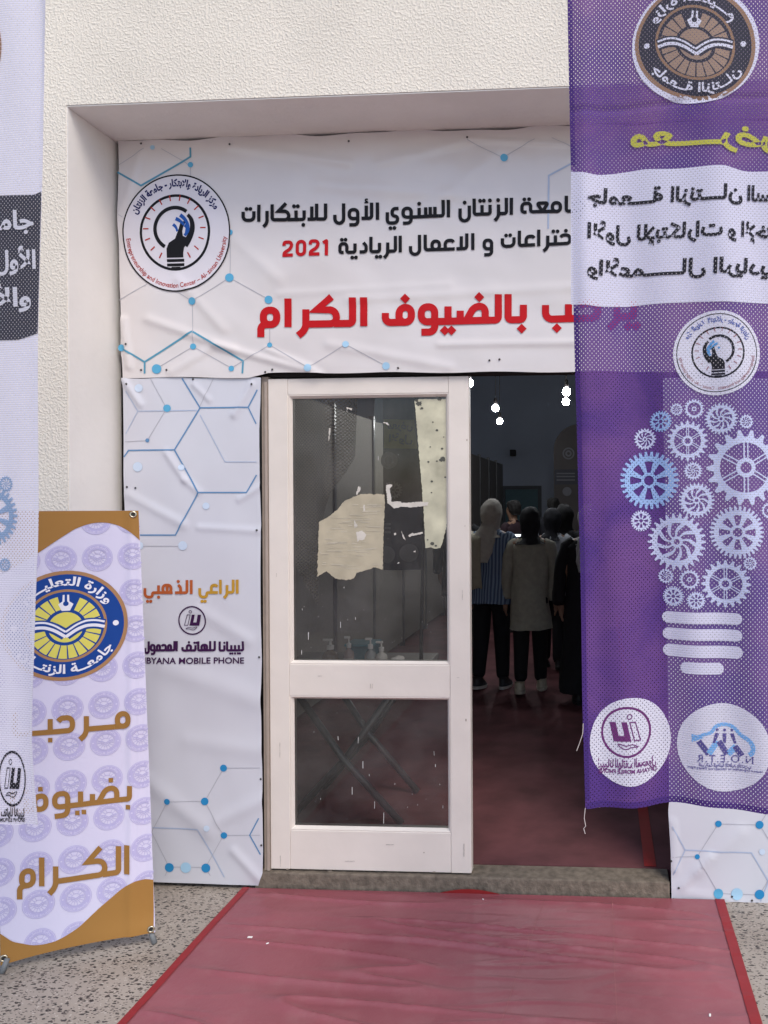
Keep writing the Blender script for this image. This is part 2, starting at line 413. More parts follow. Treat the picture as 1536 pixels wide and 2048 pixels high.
_tx = {}
from mathutils.geometry import tessellate_polygon
def inside(pt, poly):
    r = False
    for (x0, y0), (x1, y1) in zip(poly, poly[1:] + poly[:1]):
        if (y0 > pt[1]) != (y1 > pt[1]) and pt[0] < (x1 - x0) * (pt[1] - y0) / (y1 - y0) + x0: r = not r
    return r
def text_mesh(body, bold=0.0, space=1.0):
    """lettering outlines from the built-in font -> list of (verts, faces), one per closed outline, and the width"""
    key = (body, bold, space)
    if key in _tx: return _tx[key]
    c = bpy.data.curves.new('lettering', 'FONT'); c.body = body; c.size = 1; c.space_character = space
    o = bpy.data.objects.new('lettering', c); C.objects.link(o)
    dg = bpy.context.evaluated_depsgraph_get(); cu = o.evaluated_get(dg).to_curve(dg)
    polys = []
    for s in cu.splines:
        pts = []; bp = s.bezier_points; n = len(bp)
        for k in range(n):
            a, b = bp[k], bp[(k + 1) % n]; q0, q1, q2, q3 = a.co, a.handle_right, b.handle_left, b.co
            straight = (q1 - q0).cross(q3 - q0).length < 1e-5 and (q2 - q0).cross(q3 - q0).length < 1e-5
            m = 1 if straight else 4
            for i in range(m):
                t = i / m; u = 1 - t; v = q0 * u ** 3 + q1 * 3 * u * u * t + q2 * 3 * u * t * t + q3 * t ** 3; pts.append((v.x, v.y))
        cl = []
        for q in pts:
            if not cl or math.hypot(q[0] - cl[-1][0], q[1] - cl[-1][1]) > 1e-4: cl.append(q)
        if len(cl) > 2 and math.hypot(cl[0][0] - cl[-1][0], cl[0][1] - cl[-1][1]) < 1e-4: cl.pop()
        if len(cl) > 2: polys.append(cl)
    o.to_curve_clear() if hasattr(o, 'to_curve_clear') else None
    bpy.data.objects.remove(o); bpy.data.curves.remove(c)
    area = lambda q: sum(a[0] * b[1] - b[0] * a[1] for a, b in zip(q, q[1:] + q[:1])) / 2
    big = max(polys, key=lambda q: abs(area(q))); sg = 1 if area(big) > 0 else -1
    def fatten(q):
        if not bold: return q
        out = []; n = len(q); g = -1 if sg > 0 else 1
        for k in range(n):
            a, b_, c_ = Vector(q[k - 1]), Vector(q[k]), Vector(q[(k + 1) % n]); d1, d2 = (b_ - a).normalized(), (c_ - b_).normalized()
            n1, n2 = Vector((-d1.y, d1.x)), Vector((-d2.y, d2.x)); mm = n1 + n2
            mm = mm.normalized() if mm.length > .1 else n1
            b2 = b_ + mm * g * bold / max(.5, mm.dot(n1)); out.append((b2.x, b2.y))
        return out
    outer = [q for q in polys if area(q) * sg > 0]; holes = [q for q in polys if area(q) * sg <= 0]
    outer += [h[::-1] for h in holes if not any(inside(h[0], q) for q in outer)]; holes = [h for h in holes if any(inside(h[0], q) for q in outer) and h[::-1] not in outer]
    own = {i: [] for i in range(len(outer))}
    for h in holes:
        cand = [i for i, q in enumerate(outer) if inside(h[0], q)]
        if cand: own[min(cand, key=lambda i: abs(area(outer[i])))].append(h)
    comps = []; xs = []
    for i, q in enumerate(outer):
        loops = [fatten(q)] + [h2 for h in own[i] for h2 in [fatten(h)] if area(h2) * sg < 0]
        tri = tessellate_polygon([[Vector((x, y, 0)) for x, y in l] for l in loops]); V = [v for l in loops for v in l]
        Fs = []
        for t in tri:
            a, b_, c_ = (V[k] for k in t); ar = (b_[0] - a[0]) * (c_[1] - a[1]) - (b_[1] - a[1]) * (c_[0] - a[0])
            if abs(ar) > 1e-9: Fs.append(tuple(t) if ar > 0 else (t[0], t[2], t[1]))
        comps.append((V, Fs)); xs += [v[0] for v in V]
    x0, x1 = min(xs), max(xs)
    _tx[key] = ([([(x - x0, y) for x, y in V], Fs) for V, Fs in comps], x1 - x0); return _tx[key]
def put_text(P, body, x0, x1, y0, y1, em, m, bold=0., mirror=False, fr=None, space=1.):
    """flat text between x0..x1 on a baseline from y0 to y1, glyph height em per font unit, y down"""
    cs, W = text_mesh(body, bold, space)
    for V, Fs in cs:
        vs_ = []
        for x, y in V:
            t = x / W
            if mirror: t = 1 - t
            vs_.append((x0 + (x1 - x0) * t, y0 + (y1 - y0) * t - y * em))
        P.add(vs_, Fs, m, fr)
def arc_text(P, body, r, amid, em, m, fr, bold=0., inside=False, span=None):
    """text round a circle in a local frame (y up): outside reads clockwise over the top, inside=True reads along the bottom"""
    cs, W = text_mesh(body, bold); sp = span if span else W * em / r
    for V, Fs in cs:
        vs_ = []
        for x, y in V:
            t = x / W - .5
            if not inside: a = rad(amid) - t * sp; q = r + y * em
            else: a = rad(amid) + t * sp; q = r - y * em
            vs_.append((q * math.cos(a), q * math.sin(a)))
        P.add(vs_, Fs, m, fr)

# ------------------------------------------------------------------ geometric Arabic letters drawn as strokes (alef = 100 high)
def kit(ch, f):
    """-> width, strokes [(pts, fillet, closed)], dots [(x, y)]"""
    j = f in 'fm'           # joined on its reading-side (right)
    B = 10
    def base(W, st, dots=(), x0=0): return W, st, list(dots)
    if ch == 'ـ': return 42, [([(0, B), (42, B)], 0, 0)], []
    if ch in 'اأإ':
        if f == 'f': W, st, x = 36, [([(36, B), (11, B), (11, 100)], 12, 0)], 11
        else: W, st, x = 22, [([(11, 0), (11, 100)], 0, 0)], 11
        if ch == 'أ': st.append(([(x + 10, 134), (x - 4, 134), (x - 4, 122), (x + 8, 122)], 4, 2)); st.append(([(x - 10, 113), (x + 12, 117)], 0, 2))
        return W, st, []
    if ch in ('لا', 'لأ', 'لإ'):
        W = 84 if j else 70
        st = [([(0, B), (57, B), (57, 100)], 14, 0), ([(27, B), (27, 84)], 0, 0)]
        if j: st.append(([(57, B), (84, B)], 0, 0))
        if ch == 'لأ': st += [([(37, 120), (23, 120), (23, 108), (35, 108)], 4, 2), ([(17, 99), (39, 103)], 0, 2)]
        if ch == 'لإ': st += [([(37, -14), (23, -14), (23, -26), (35, -26)], 4, 2), ([(17, -35), (39, -31)], 0, 2)]
        return W, st, []
    if ch == 'ل':
        if f == 'b': return 40, [([(0, B), (29, B), (29, 100)], 12, 0)], []
        if f == 'm': return 44, [([(0, B), (44, B)], 0, 0), ([(22, B), (22, 100)], 0, 0)], []
        st = [([(60, 100), (60, -16), (11, -16), (11, 34)], 26, 0)]
        if f == 'f': st.append(([(60, B), (82, B)], 0, 0)); return 82, st, []
        return 71, st, []
    if ch in 'بتني':
        d = {'ب': [(0, -22)], 'ت': [(-12, 86), (12, 86)], 'ن': [(0, 86)], 'ي': [(-12, -22), (12, -22)]}[ch]
        if f == 'b': return 42, [([(0, B), (30, B), (30, 62)], 12, 0)], [(30 + x if ch != 'ي' and ch != 'ب' else 24 + x, y) for x, y in d]
        if f == 'm': return 44, [([(0, B), (44, B)], 0, 0), ([(24, B), (24, 62)], 0, 0)], [(24 + x, y) for x, y in d]
        if ch in 'بت':
            st = [([(11, 60), (11, B), (78, B), (78, 62)], 22, 0)]
            if f == 'f': st = [([(11, 60), (11, B), (100, B)], 22, 0), ([(78, B), (78, 60)], 0, 0)]
            return (100 if f == 'f' else 89), st, [(44 + x, y if y < 0 else 76) for x, y in d]
        if ch == 'ن': return 80, [([(11, 48), (11, -26), (69, -26), (69, 62)], 27, 0)], [(40, 80)]
        if f == 'f': return 88, [([(88, B), (66, B), (66, -22), (11, -22), (11, 42)], [0, 14, 20, 24, 0], 0)], [(30, -52), (54, -52)]
        return 84, [([(78, 62), (40, 62), (40, 18), (72, 18), (72, -22), (11, -22), (11, 42)], 18, 0)], [(30, -52), (54, -52)]
    if ch in 'رز':
        d = [(30, 86)] if ch == 'ز' else []
        st = [([(32, 62), (32, -8), (8, -30)], 16, 0)]
        if f == 'f': st.append(([(32, B), (52, B)], 0, 0)); return 52, st, d
        return 44, st, d
    if ch == 'و':
        st = [([(60, B), (12, B), (12, 62), (60, 62), (60, -26), (12, -26)], 20, 0)]
        if f == 'f': st.append(([(60, B), (84, B)], 0, 0)); return 84, st, []
        return 72, st, []
    if ch == 'م':
        if f in 'bm':
            W = 70 if f == 'm' else 62
            st = [([(12, B), (52, B), (52, 60), (12, 60)], 19, 1), ([(0, B), (W if f == 'm' else 30, B)], 0, 0)]
            return W, st, []
        st = [([(20, B), (62, B), (62, 60), (20, 60)], 19, 1), ([(40, B), (12, B), (12, -34)], 18, 0)]
        if f == 'f': st.append(([(50, B), (82, B)], 0, 0)); return 82, st, []
        return 74, st, []
    if ch == 'ع':
        if f == 'm': return 76, [([(0, B), (76, B)], 0, 0), ([(38, B), (10, 60), (66, 60)], [6, 14, 14], 1)], []
        return 66, [([(60, 50), (52, 62), (14, 62), (14, B)], [0, 8, 24, 14], 0), ([(0, B), (66, B)], 0, 0)], []
    if ch == 'ة':
        return 78, [([(78, B), (56, B), (56, 62), (12, 62), (12, B), (36, B)], 18, 0)], [(24, 86), (48, 86)]
    if ch == 'س':
        W = 96; return W, [([(0, B), (84 if f == 'b' else W, B)], 0, 0)] + [([(x, B), (x, 62)], 0, 0) for x in (20, 48, 76)], []
    if ch in 'جحخ':
        d = {'ج': [(40, -22)], 'ح': [], 'خ': [(40, 88)]}[ch]
        W = 84 if f == 'm' else 74
        st = [([(10, 50), (20, 62), (63, 62), (63, B), (0, B)], [0, 8, 22, 18, 0], 0)]
        if f == 'm': st.append(([(60, B), (84, B)], 0, 0))
        return W, st, d
    if ch == 'ك':
        W = 100 if f == 'm' else 90
        st = [([(62, 104), (14, 60), (78, 58), (78, B), (0, B)], [0, 0, 26, 20, 0], 0)]
        if f == 'm': st.append(([(70, B), (100, B)], 0, 0))
        return W, st, []
    if ch == 'ض':
        W = 132; return W, [([(0, B), (W, B)], 0, 0), ([(24, B), (24, 46)], 0, 0), ([(46, B), (74, 60), (114, 60), (114, B)], [6, 16, 22, 14], 0)], [(92, 92)]
    if ch == 'ف':
        if f in 'bm': return 66, [([(12, B), (54, B), (54, 62), (12, 62)], 19, 1), ([(0, B), (66 if f == 'm' else 30, B)], 0, 0)], [(34, 90)]
        st = [([(60, B), (104, B), (104, 62), (60, 62)], 20, 1), ([(82, B), (11, B), (11, 44)], 18, 0)]
        return (126 if f == 'f' else 115), st + ([([(100, B), (126, B)], 0, 0)] if f == 'f' else []), [(82, 92)]
    if ch == 'ه':
        W = 84; return W, [([(0, B), (W, B)], 0, 0), ([(12, B), (72, B), (72, 64), (12, 64)], 22, 1), ([(44, B), (44, 64)], 0, 0)], []
    if ch in 'دذ':
        W = 66 if f == 'f' else 60
        st = [([(8, B), (50, B), (50, 46), (32, 66)], [0, 14, 8, 0], 0)]
        if f == 'f': st.append(([(44, B), (66, B)], 0, 0))
        return W, st, ([(32, 90)] if ch == 'ذ' else [])
    if ch == '0': return 62, [([(11, 10), (51, 10), (51, 90), (11, 90)], 20, 1)], []
    if ch == '2': return 64, [([(11, 68), (11, 90), (52, 90), (52, 54), (12, 24), (12, 10), (60, 10)], [0, 20, 20, 20, 10, 0, 0], 0)], []
    if ch == '1': return 40, [([(6, 76), (24, 90), (24, 0)], [0, 3, 0], 0)], []
    return 30, [], []
def kit_word(P, text, x0, x1, yb0, yb1, H, m, wd=21, dot='round', gap=9, fr=None, dr=11.5):
    items = []; X = 0; sh_ = shape(text)[::-1] if not text.isdigit() else [(q, 'i') for q in text]
    for i, (ch, f) in enumerate(sh_):
        W, st, d = kit(ch, f)
        items.append((X, st, d)); X += W
        if i + 1 < len(sh_) and f in 'ib' or (i + 1 < len(sh_) and sh_[i + 1][1] in 'fi'):
            # gap when this glyph is not joined to the one on its right in the picture
            if not (f in 'fm'): X += gap
    k = (x1 - x0) / X; s = H / 100
    def T(x, y):
        xx = x0 + x * k; return (xx, yb0 + (yb1 - yb0) * (xx - x0) / (x1 - x0) - y * s)
    wpx = wd * s
    for X0, st, d in items:
        for pts, r, c in st:
            P.stroke([T(X0 + a, b) for a, b in pts], wpx * (.42 if c == 2 else 1), m, r=[q * s for q in r] if isinstance(r, list) else r * min(s, k) , closed=c == 1, fr=fr)
        for a, b in d:
            c0 = T(X0 + a, b); q = dr * s
            if dot == 'round': P.disc(*c0, q, m, fr=fr, n=12, rings=1)
            elif dot == 'diamond': P.poly([(c0[0] - q * 1.25, c0[1]), (c0[0], c0[1] + q * 1.25), (c0[0] + q * 1.25, c0[1]), (c0[0], c0[1] - q * 1.25)], m, fr=fr)
            else: P.poly([(c0[0] - q, c0[1] - q), (c0[0] - q, c0[1] + q), (c0[0] + q, c0[1] + q), (c0[0] + q, c0[1] - q)], m, fr=fr)

# ------------------------------------------------------------------ marks
def local(sheet, cx, cy, R, mirror=False, ry=None, rot=0, shear=0):
    """a frame centred on a photo point, unit = R photo pixels, y up"""
    c = sheet.px(cx, cy); e = sheet.px(cx + R, cy); rx = math.hypot(e[0] - c[0], e[1] - c[1]); q = (ry / R if ry else 1) * rx
    g = -1 if mirror else 1; ca, sa = math.cos(rot), math.sin(rot)
    def f(x, y):
        x *= g; X, Y = x * rx, y * q
        return (c[0] + X * ca - Y * sa + shear * Y, c[1] + X * sa + Y * ca)
    return f
def centre_logo(P, fr, M_, disc=None, fine=True):
    blk, red, navy, blue = M_
    if disc: P.disc(0, 0, 1.0, disc, fr=fr, n=56, rings=6, off=0); P.k = 1
    k = .93 if disc else 1
    g = lambda x, y: fr(x * k, y * k)
    P.ring(0, 0, .975, 1.0, blk, fr=g, n=72)
    P.ring(-.02, .012, .605, .65, blk, fr=g, n=56)
    cx, cy = -.03, .077
    for i in range(18):
        a = rad(90 + 10 + i * 20)
        if 255 < (100 + i * 20) % 360 < 285: continue
        P.stroke([(cx + .475 * math.cos(a), cy + .475 * math.sin(a)), (cx + .575 * math.cos(a), cy + .575 * math.sin(a))], .022, red, fr=g)
    P.ring(cx, cy, .325, .388, blk, fr=g, a0=52, a1=240, n=28)
    c = lambda x, y: ((x - 648) / 550, (712 - y) / 550)
    P.stroke([c(765, 545), c(800, 580), c(822, 660), c(790, 760), c(735, 830)], [.06, .12], blk, r=.08, fr=g)
    P.poly([c(*p) for p in ((550, 942), (550, 860), (575, 805), (640, 768), (668, 700), (690, 620), (735, 600), (752, 606), (720, 660), (712, 700), (720, 745), (755, 760), (800, 740), (770, 800), (728, 855), (718, 900), (718, 942))], blk, fr=g)
    for pts, a, b in (([(688, 545), (735, 580), (775, 650), (770, 710), (735, 740)], .065, .05), ([(642, 578), (690, 600), (730, 640)], .062, .045), ([(615, 632), (645, 655), (662, 700)], .055, .04), ([(735, 640), (760, 660), (750, 730)], .06, .05)):
        P.stroke([c(*p) for p in pts], [a, b], blue, r=.06, fr=g)
    for x0, x1, y in ((548, 725, 968), (548, 725, 1008), (592, 685, 1040)):
        P.stroke([c(x0, y), c(x1, y)], .05, blk, fr=g)
    arc_text(P, arabic('مركز الريادة والابتكار - جامعة الزنتان'), .80, 92, .165, navy, g, bold=.042, span=rad(128))
    arc_text(P, 'Entrepreneurship and Innovation Center – Al- zintan University', .93, 270, .115, red, g, bold=.012, inside=True, span=rad(170))
def state_emblem(P, fr, M_, wave=0, fine=True):
    """round emblem: outer band, ring with lettering, sun rays behind an open book and a pen nib"""
    tan, blue, yel, wht = M_
    P.disc(0, 0, 1.0, tan, fr=fr, n=60, rings=8, off=0)
    P.disc(0, 0, .935, blue, fr=fr, n=60, rings=8, off=.00015)
    P.ring(0, 0, .615, .66, tan, fr=fr, n=56, off=.0003)
    # rays
    o = .0003
    cy = -.05
    for i in range(20):
        a0 = 90 + 13 + i * 17.2
        if i >= 19: break
        a1 = a0 + 14.5
        P.ring(0, -.03, .33, .57, yel, fr=fr, a0=a0, a1=a1, n=5, off=o)
    P.disc(0, -.03, .275, yel, fr=fr, n=30, rings=3, off=o)
    # book
    bk = lambda dy, w1, mm, of: [P.stroke([(s * .62, .0 + dy), (s * .42, .055 + dy), (s * .22, .01 + dy), (0, -.15 + dy)], w1, mm, r=.12, fr=fr, off=of) for s in (-1, 1)]
    bk(-.02, .20, blue, .0006); bk(.035, .035, wht, .0008); bk(-.055, .055, wht, .0008)
    # nib
    P.poly([(-.065, .27), (.065, .27), (.12, .39), (.055, .44), (.05, .56), (.02, .56), (.02, .42), (-.02, .42), (-.02, .56), (-.05, .56), (-.055, .44), (-.12, .39)], wht, fr=fr, off=.0006)
    P.disc(0, .40, .045, blue, fr=fr, n=12, rings=1, off=.0008)
    P.disc(.80, 0, .05, wht, fr=fr, n=12, rings=1, off=.0004); P.disc(-.80, 0, .05, wht, fr=fr, n=12, rings=1, off=.0004)
    P.base += .0004
    arc_text(P, arabic('وزارة التعليـــم'), .735, 88, .22, wht, fr, bold=.03, span=rad(118))
    arc_text(P, arabic('جامعــة الزنتــان'), .865, 272, .22, wht, fr, bold=.03, inside=True, span=rad(118))
    P.base -= .0004
def seal(P, fr, dk, lt):
    P.ring(0, 0, .62, 1.0, dk, fr=fr, n=28, off=0)
    P.ring(0, 0, .555, .60, dk, fr=fr, n=26, off=0)
    for i in range(15):
        a = rad(90 + 24 * i); P.stroke([(.3 * math.cos(a), .3 * math.sin(a)), (.54 * math.cos(a), .54 * math.sin(a))], .035, dk, fr=fr, off=0)
    P.ring(0, 0, .27, .30, dk, fr=fr, n=16, off=.0001)
    for dy in (.05, -.07):
        for s in (-1, 1): P.stroke([(s * .5, dy), (s * .3, .07 + dy), (0, -.12 + dy)], .06, dk, r=.1, fr=fr, off=.0002 + (s > 0) * .0001)
    P.ring(0, 0, .93, .96, lt, fr=fr, n=28, off=.0004)
    P.disc(.8, 0, .06, lt, fr=fr, n=8, rings=1, off=.0004); P.disc(-.8, 0, .06, lt, fr=fr, n=8, rings=1, off=.0004)
    P.poly([(-.07, .30), (.07, .30), (.1, .42), (.03, .54), (-.03, .54), (-.1, .42)], lt, fr=fr, off=.0004)
    b0 = P.base; P.base += .0004
    arc_text(P, arabic('وزارة التعليم'), .73, 90, .20, lt, fr, bold=.03, span=rad(120)); arc_text(P, arabic('جامعة الزنتان'), .87, 270, .20, lt, fr, bold=.03, inside=True, span=rad(120))
    P.base = b0
def phone_logo(P, fr, m):
    P.ring(0, 0, .91, 1.0, m, fr=fr, n=44)
    P.ring(-.13, .60, .075, .115, m, fr=fr, n=14)
    P.stroke([(-.36, .38), (-.14, .38), (-.32, -.34), (-.56, -.34)], .045, m, closed=True, fr=fr)
    P.poly([(-.02, .40), (.20, .40), (.07, -.14), (.30, -.14), (.42, .40), (.66, .40), (.50, -.36), (-.2, -.36)], m, fr=fr)
    P.stroke([(-.46, -.58), (-.24, -.46), (0, -.55), (.24, -.46), (.34, -.46)], .04, m, r=.1, fr=fr)
    P.stroke([(-.46, -.6), (-.2, -.58), (0, -.68), (.2, -.62), (.34, -.47)], .04, m, r=.1, fr=fr)
def gear(P, fr, n, kind, m, hub=.24):
    root = .84 if kind != 'spoke' else .82
    ri = {'c': .66, 's': .66, 'd': .66, 'spoke': .66}[kind]
    P.ring(0, 0, ri, root, m, fr=fr, n=40, off=0)
    for i in range(n):
        a = 2 * math.pi * i / n; w0 = math.pi / n * .72; w1 = w0 * (.3 if kind != 's' else .55)
        P.poly([((root - .02) * math.cos(a - w0), (root - .02) * math.sin(a - w0)), (math.cos(a - w1), math.sin(a - w1)), (math.cos(a + w1), math.sin(a + w1)), ((root - .02) * math.cos(a + w0), (root - .02) * math.sin(a + w0))], m, fr=fr, off=.0001)
    if kind == 'c':
        P.ring(0, 0, .10, .20, m, fr=fr, n=16, off=.0001)
        for i in range(9):
            a = 2 * math.pi * i / 9; q = lambda r, d: (r * math.cos(a + d), r * math.sin(a + d))
            P.stroke([q(.17, 0), q(.4, .12), q(.7, .55)], [.05, .13], m, r=.2, fr=fr, off=.0002)
    elif kind == 's':
        P.ring(0, 0, .17, .27, m, fr=fr, n=18, off=.0001)
        for i in range(8):
            a = 2 * math.pi * (i + .5) / 8; P.stroke([(.24 * math.cos(a), .24 * math.sin(a)), (.69 * math.cos(a), .69 * math.sin(a))], [.09, .24], m, fr=fr, off=.0002)
    elif kind == 'd':
        P.ring(0, 0, .14, .24, m, fr=fr, n=16, off=.0001)
    else:
        P.ring(0, 0, .15, .26, m, fr=fr, n=20, off=.0001)
        for i in range(6):
            a = math.pi / 2 + 2 * math.pi * i / 6
            for d in (-.05, .05):
                ox, oy = -math.sin(a) * d, math.cos(a) * d
                P.stroke([(.24 * math.cos(a) + ox, .24 * math.sin(a) + oy), (.68 * math.cos(a) + ox, .68 * math.sin(a) + oy)], .035, m, fr=fr, off=.0002)
# ================================================================== SETTING
YB = 3.15      # plane of the printed sheets in the recess
YF = 2.85      # face of the outer wall
XL, XR, ZS = -2.054, 1.60, 3.158
HF = 0.07      # hall floor level
M_stucco = stucco('cream stucco', (.75, .69, .605), .0020, 110)
M_plaster = mat('smooth painted plaster', (.80, .76, .72), rough=.6, bump=.0015, bscale=45, noise_amt=.05, nscale=3)
M_dark = mat('dark brown frame paint', (.02, .016, .016), rough=.6)
M_hallwall = mat('hall wall paint', (.56, .62, .74), rough=.8, noise_amt=.06, nscale=1)
M_ceil = mat('hall ceiling paint', (.42, .42, .44), rough=.9)

gbm = bmesh.new(); add_box(gbm, (-250, -250, -.5), (250, 2.95, 0)); add_box(gbm, (-250, 2.95, -.5), (250, 250, -.004))
tag(from_bm('ground', gbm, terrazzo('terrazzo paving', (.36, .315, .27), (.035, .028, .026), 78, (.6, 1.15, 1))), kind='structure')
b = bmesh.new(); add_box(b, (-4.2, 3.26, -.05), (5, 17, HF))
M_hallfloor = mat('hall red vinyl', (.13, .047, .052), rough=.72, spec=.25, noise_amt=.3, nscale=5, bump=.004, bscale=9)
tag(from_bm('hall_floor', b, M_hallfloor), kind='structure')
b = bmesh.new(); add_box(b, (-1.46, 3.142, -.05), (.268, 3.259, HF - .002), .006)
tag(from_bm('doorstep', b, mat('worn dusty concrete', (.165, .135, .105), rough=.85, noise_amt=.34, nscale=34, bump=.004, bscale=70)), kind='structure')

bld = thing('building', 'cream stucco building with a deep recessed entrance opening into a dim hall', 'building', (0, YF, 0))
o_ = bld.location
def part(name, boxes, m, parent, bev=0, org=None, **kw):
    bm = bmesh.new()
    for a, c in boxes: add_box(bm, a, c, bev)
    return from_bm(name, bm, m, parent, rel=(org if org is not None else parent.location), **kw)
part('outer_wall', [((-9, YF, 0), (XL, 3.18, ZS)), ((XR, YF, 0), (9, 3.18, ZS)), ((-9, YF, ZS), (9, 3.18, 6))], M_stucco, bld)
part('reveal', [((XL, YF + .003, 0), (XL + .004, 3.177, ZS - .006)), ((XR - .004, YF + .003, 0), (XR, 3.177, ZS - .006)), ((XL, YF + .003, ZS - .005), (XR, 3.177, ZS - .001))], M_plaster, bld)
part('door_surround', [((XL, 3.181, 0), (-1.465, 3.25, ZS)), ((.292, 3.181, 0), (XR, 3.25, ZS)), ((-1.465, 3.181, 2.15), (.292, 3.25, ZS))], M_dark, bld)
JX = onY(539, 1250, 3.16).x
jamb = part('door_jamb', [((JX - .030, 3.165, .0), (JX - .002, 3.25, 2.148))], mat('jamb paint', (.40, .33, .28), rough=.55), bld)
part('jamb_moulding', [((JX - .014, 3.155, HF), (JX - .003, 3.164, 2.125))], mat('jamb paint', 0), bld)
part('hall_side_wall', [((-4.4, 3.18, 0), (-4.2, 17.2, 4.6))], M_hallwall, bld); part('hall_side_wall', [((5, 3.18, 0), (5.2, 17.2, 4.6))], M_hallwall, bld)
part('hall_back_wall', [((-4.4, 17, 0), (5.2, 17.2, 4.6))], M_hallwall, bld)
part('hall_ceiling', [((-4.4, 3.18, 4.6), (5.2, 17.2, 4.8))], M_ceil, bld)
# inner door at the end of the hall
a = onY(1004, 972, 16.98); c = onY(1083, 972, 16.98)
bd = part('inner_door', [((a.x + .08, 16.95, HF), (c.x - .08, 16.99, a.z - .08))], mat('teal door paint', (.10, .20, .24), rough=.5), bld)
part('door_frame', [((a.x, 16.93, HF), (a.x + .078, 16.995, a.z)), ((c.x - .078, 16.93, HF), (c.x, 16.995, a.z)), ((a.x + .079, 16.93, a.z - .078), (c.x - .079, 16.995, a.z))], mat('grey frame paint', (.10, .11, .13), rough=.5), bld)

# ================================================================== HEADER BANNER
ORG = Vector((0, YB, 0))
def ridge_fn(sh_px, segs, base):
    L = [(sh_px(*s[0]), sh_px(*s[1]), s[2], s[3]) for s in segs]
    def f(s, t):
        d = base(s, t)
        for (ax, ay), (bx, by), wd, am in L:
            vx, vy = bx - ax, by - ay; l2 = vx * vx + vy * vy; k = ((s - ax) * vx + (t - ay) * vy) / l2
            e = 1.0
            if k < 0: e = math.exp(-(k * math.sqrt(l2) / .08) ** 2); k = 0
            elif k > 1: e = math.exp(-((k - 1) * math.sqrt(l2) / .08) ** 2); k = 1
            q = (s - ax - vx * k) ** 2 + (t - ay - vy * k) ** 2
            if q < (3 * wd) ** 2: d += am * e * math.exp(-q / (wd * wd))
        return d
    return f
flat = lambda s, t: 0
tmp = Sheet((0, YB, 0), (0, -1, 0), flat)
n3 = lambda x, y, z=0: noise.noise(Vector((x, y, z)))
HN = [(286, 290), (464, 293), (700, 286), (936, 279), (258, 690), (286, 741), (337, 741), (533, 745), (547, 740), (798, 737), (980, 722), (1000, 720)]
def hbase(s, t):
    d = .012 + .007 * n3(s * 1.3, t * 1.9, 3) + .005 * n3(s * 4.2 + t * 2.0, t * 5.5 - s * 2.5, 7)
    d += .0035 * max(0, n3(s * 1.6 - t * .6, t * 9 + s * .8, 5)) + .002 * n3(s * 9 + t * 5, t * 9, 9)
    return d
hseg = [((300, 640), (470, 700), .018, .007), ((430, 690), (640, 748), .014, .008), ((535, 700), (625, 735), .012, .006), ((360, 560), (450, 660), .02, .005),
        ((880, 690), (1160, 686), .014, .005), ((640, 372), (1000, 398), .03, .006), ((936, 281), (1160, 292), .010, .006), ((464, 296), (700, 330), .018, .006),
        ((936, 283), (760, 330), .02, .005), ((250, 640), (262, 735), .012, .010), ((470, 480), (560, 560), .025, .004), ((700, 600), (1150, 575), .022, .004), ((1000, 300), (860, 420), .03, .004),
        ((286, 300), (250, 420), .015, .005), ((560, 590), (900, 570), .016, .003), ((345, 745), (420, 700), .016, .005), ((660, 690), (900, 735), .02, .004)]
hs = Sheet((0, YB, 0), (0, -1, 0), ridge_fn(tmp.px, hseg, hbase))
hb = thing('header_banner', 'wide glossy white banner with black and red Arabic lettering nailed above the doorway', 'banner', ORG)
V_white = vinyl('white vinyl', (.685, .645, .64), .20)
hL = curve1([(280, 239), (340, 241), (420, 239), (520, 243), (640, 246), (700, 244), (720, 247), (760, 249)])
hT = lambda x: 285 - (x - 240) * .0335 + 2.2 * math.sin(x * .021) + 1.6 * math.sin(x * .05 + 1)
hB = lambda x: (756 if x < 500 else 756 - min(1, (x - 500) / 40) * 9) - max(0, x - 540) * .004 + 1.2 * math.sin(x * .03)
def hBs(x):
    return hB(x)
build_sheet('sheet', hs, hL, K(1905), hT, hBs, V_white, hb, nx=280, ny=110)
blk = vinyl('black print', (.012, .011, .013)); redp = vinyl('red print', (.50, .012, .016)); redt = vinyl('ring text red', (.40, .03, .02))
navy = vinyl('navy print', (.012, .014, .10)); bluep = vinyl('hand blue print', (.02, .09, .36)); cy1 = vinyl('cyan dot print', (.09, .38, .60)); cy2 = vinyl('pale cyan dot print', (.36, .58, .76))
teal = vinyl('teal line print', (.10, .31, .44)); gry = vinyl('grey line print', (.42, .42, .47)); blu2 = vinyl('blue line print', (.13, .26, .45)); pal = vinyl('pale line print', (.40, .47, .62)); pdot = vinyl('faint dot print', (.56, .66, .80)); mdot = vinyl('blue dot print', (.03, .24, .50))
def Line(sh, pts, wd, m, parent):
    q = Print(sh, .0016); q.stroke(pts, wd, m); q.build('line_print', parent)
def Dot(sh, x, y, r, m, parent):
    q = Print(sh, .0025); q.disc(x, y, r, m, n=20, rings=1); q.build('dot_print', parent)
for pts, wd, m in (([(239, 347), (286, 374), (384, 316), (384, 298)], 3.6, teal), ([(248, 698), (293, 725), (388, 664), (489, 723), (488, 748)], 3.6, teal), ([(293, 725), (293, 748)], 3.6, teal), ([(1145, 329), (1098, 354), (1097, 460)], 3.4, pal)):
    Line(hs, pts, wd, m, hb)
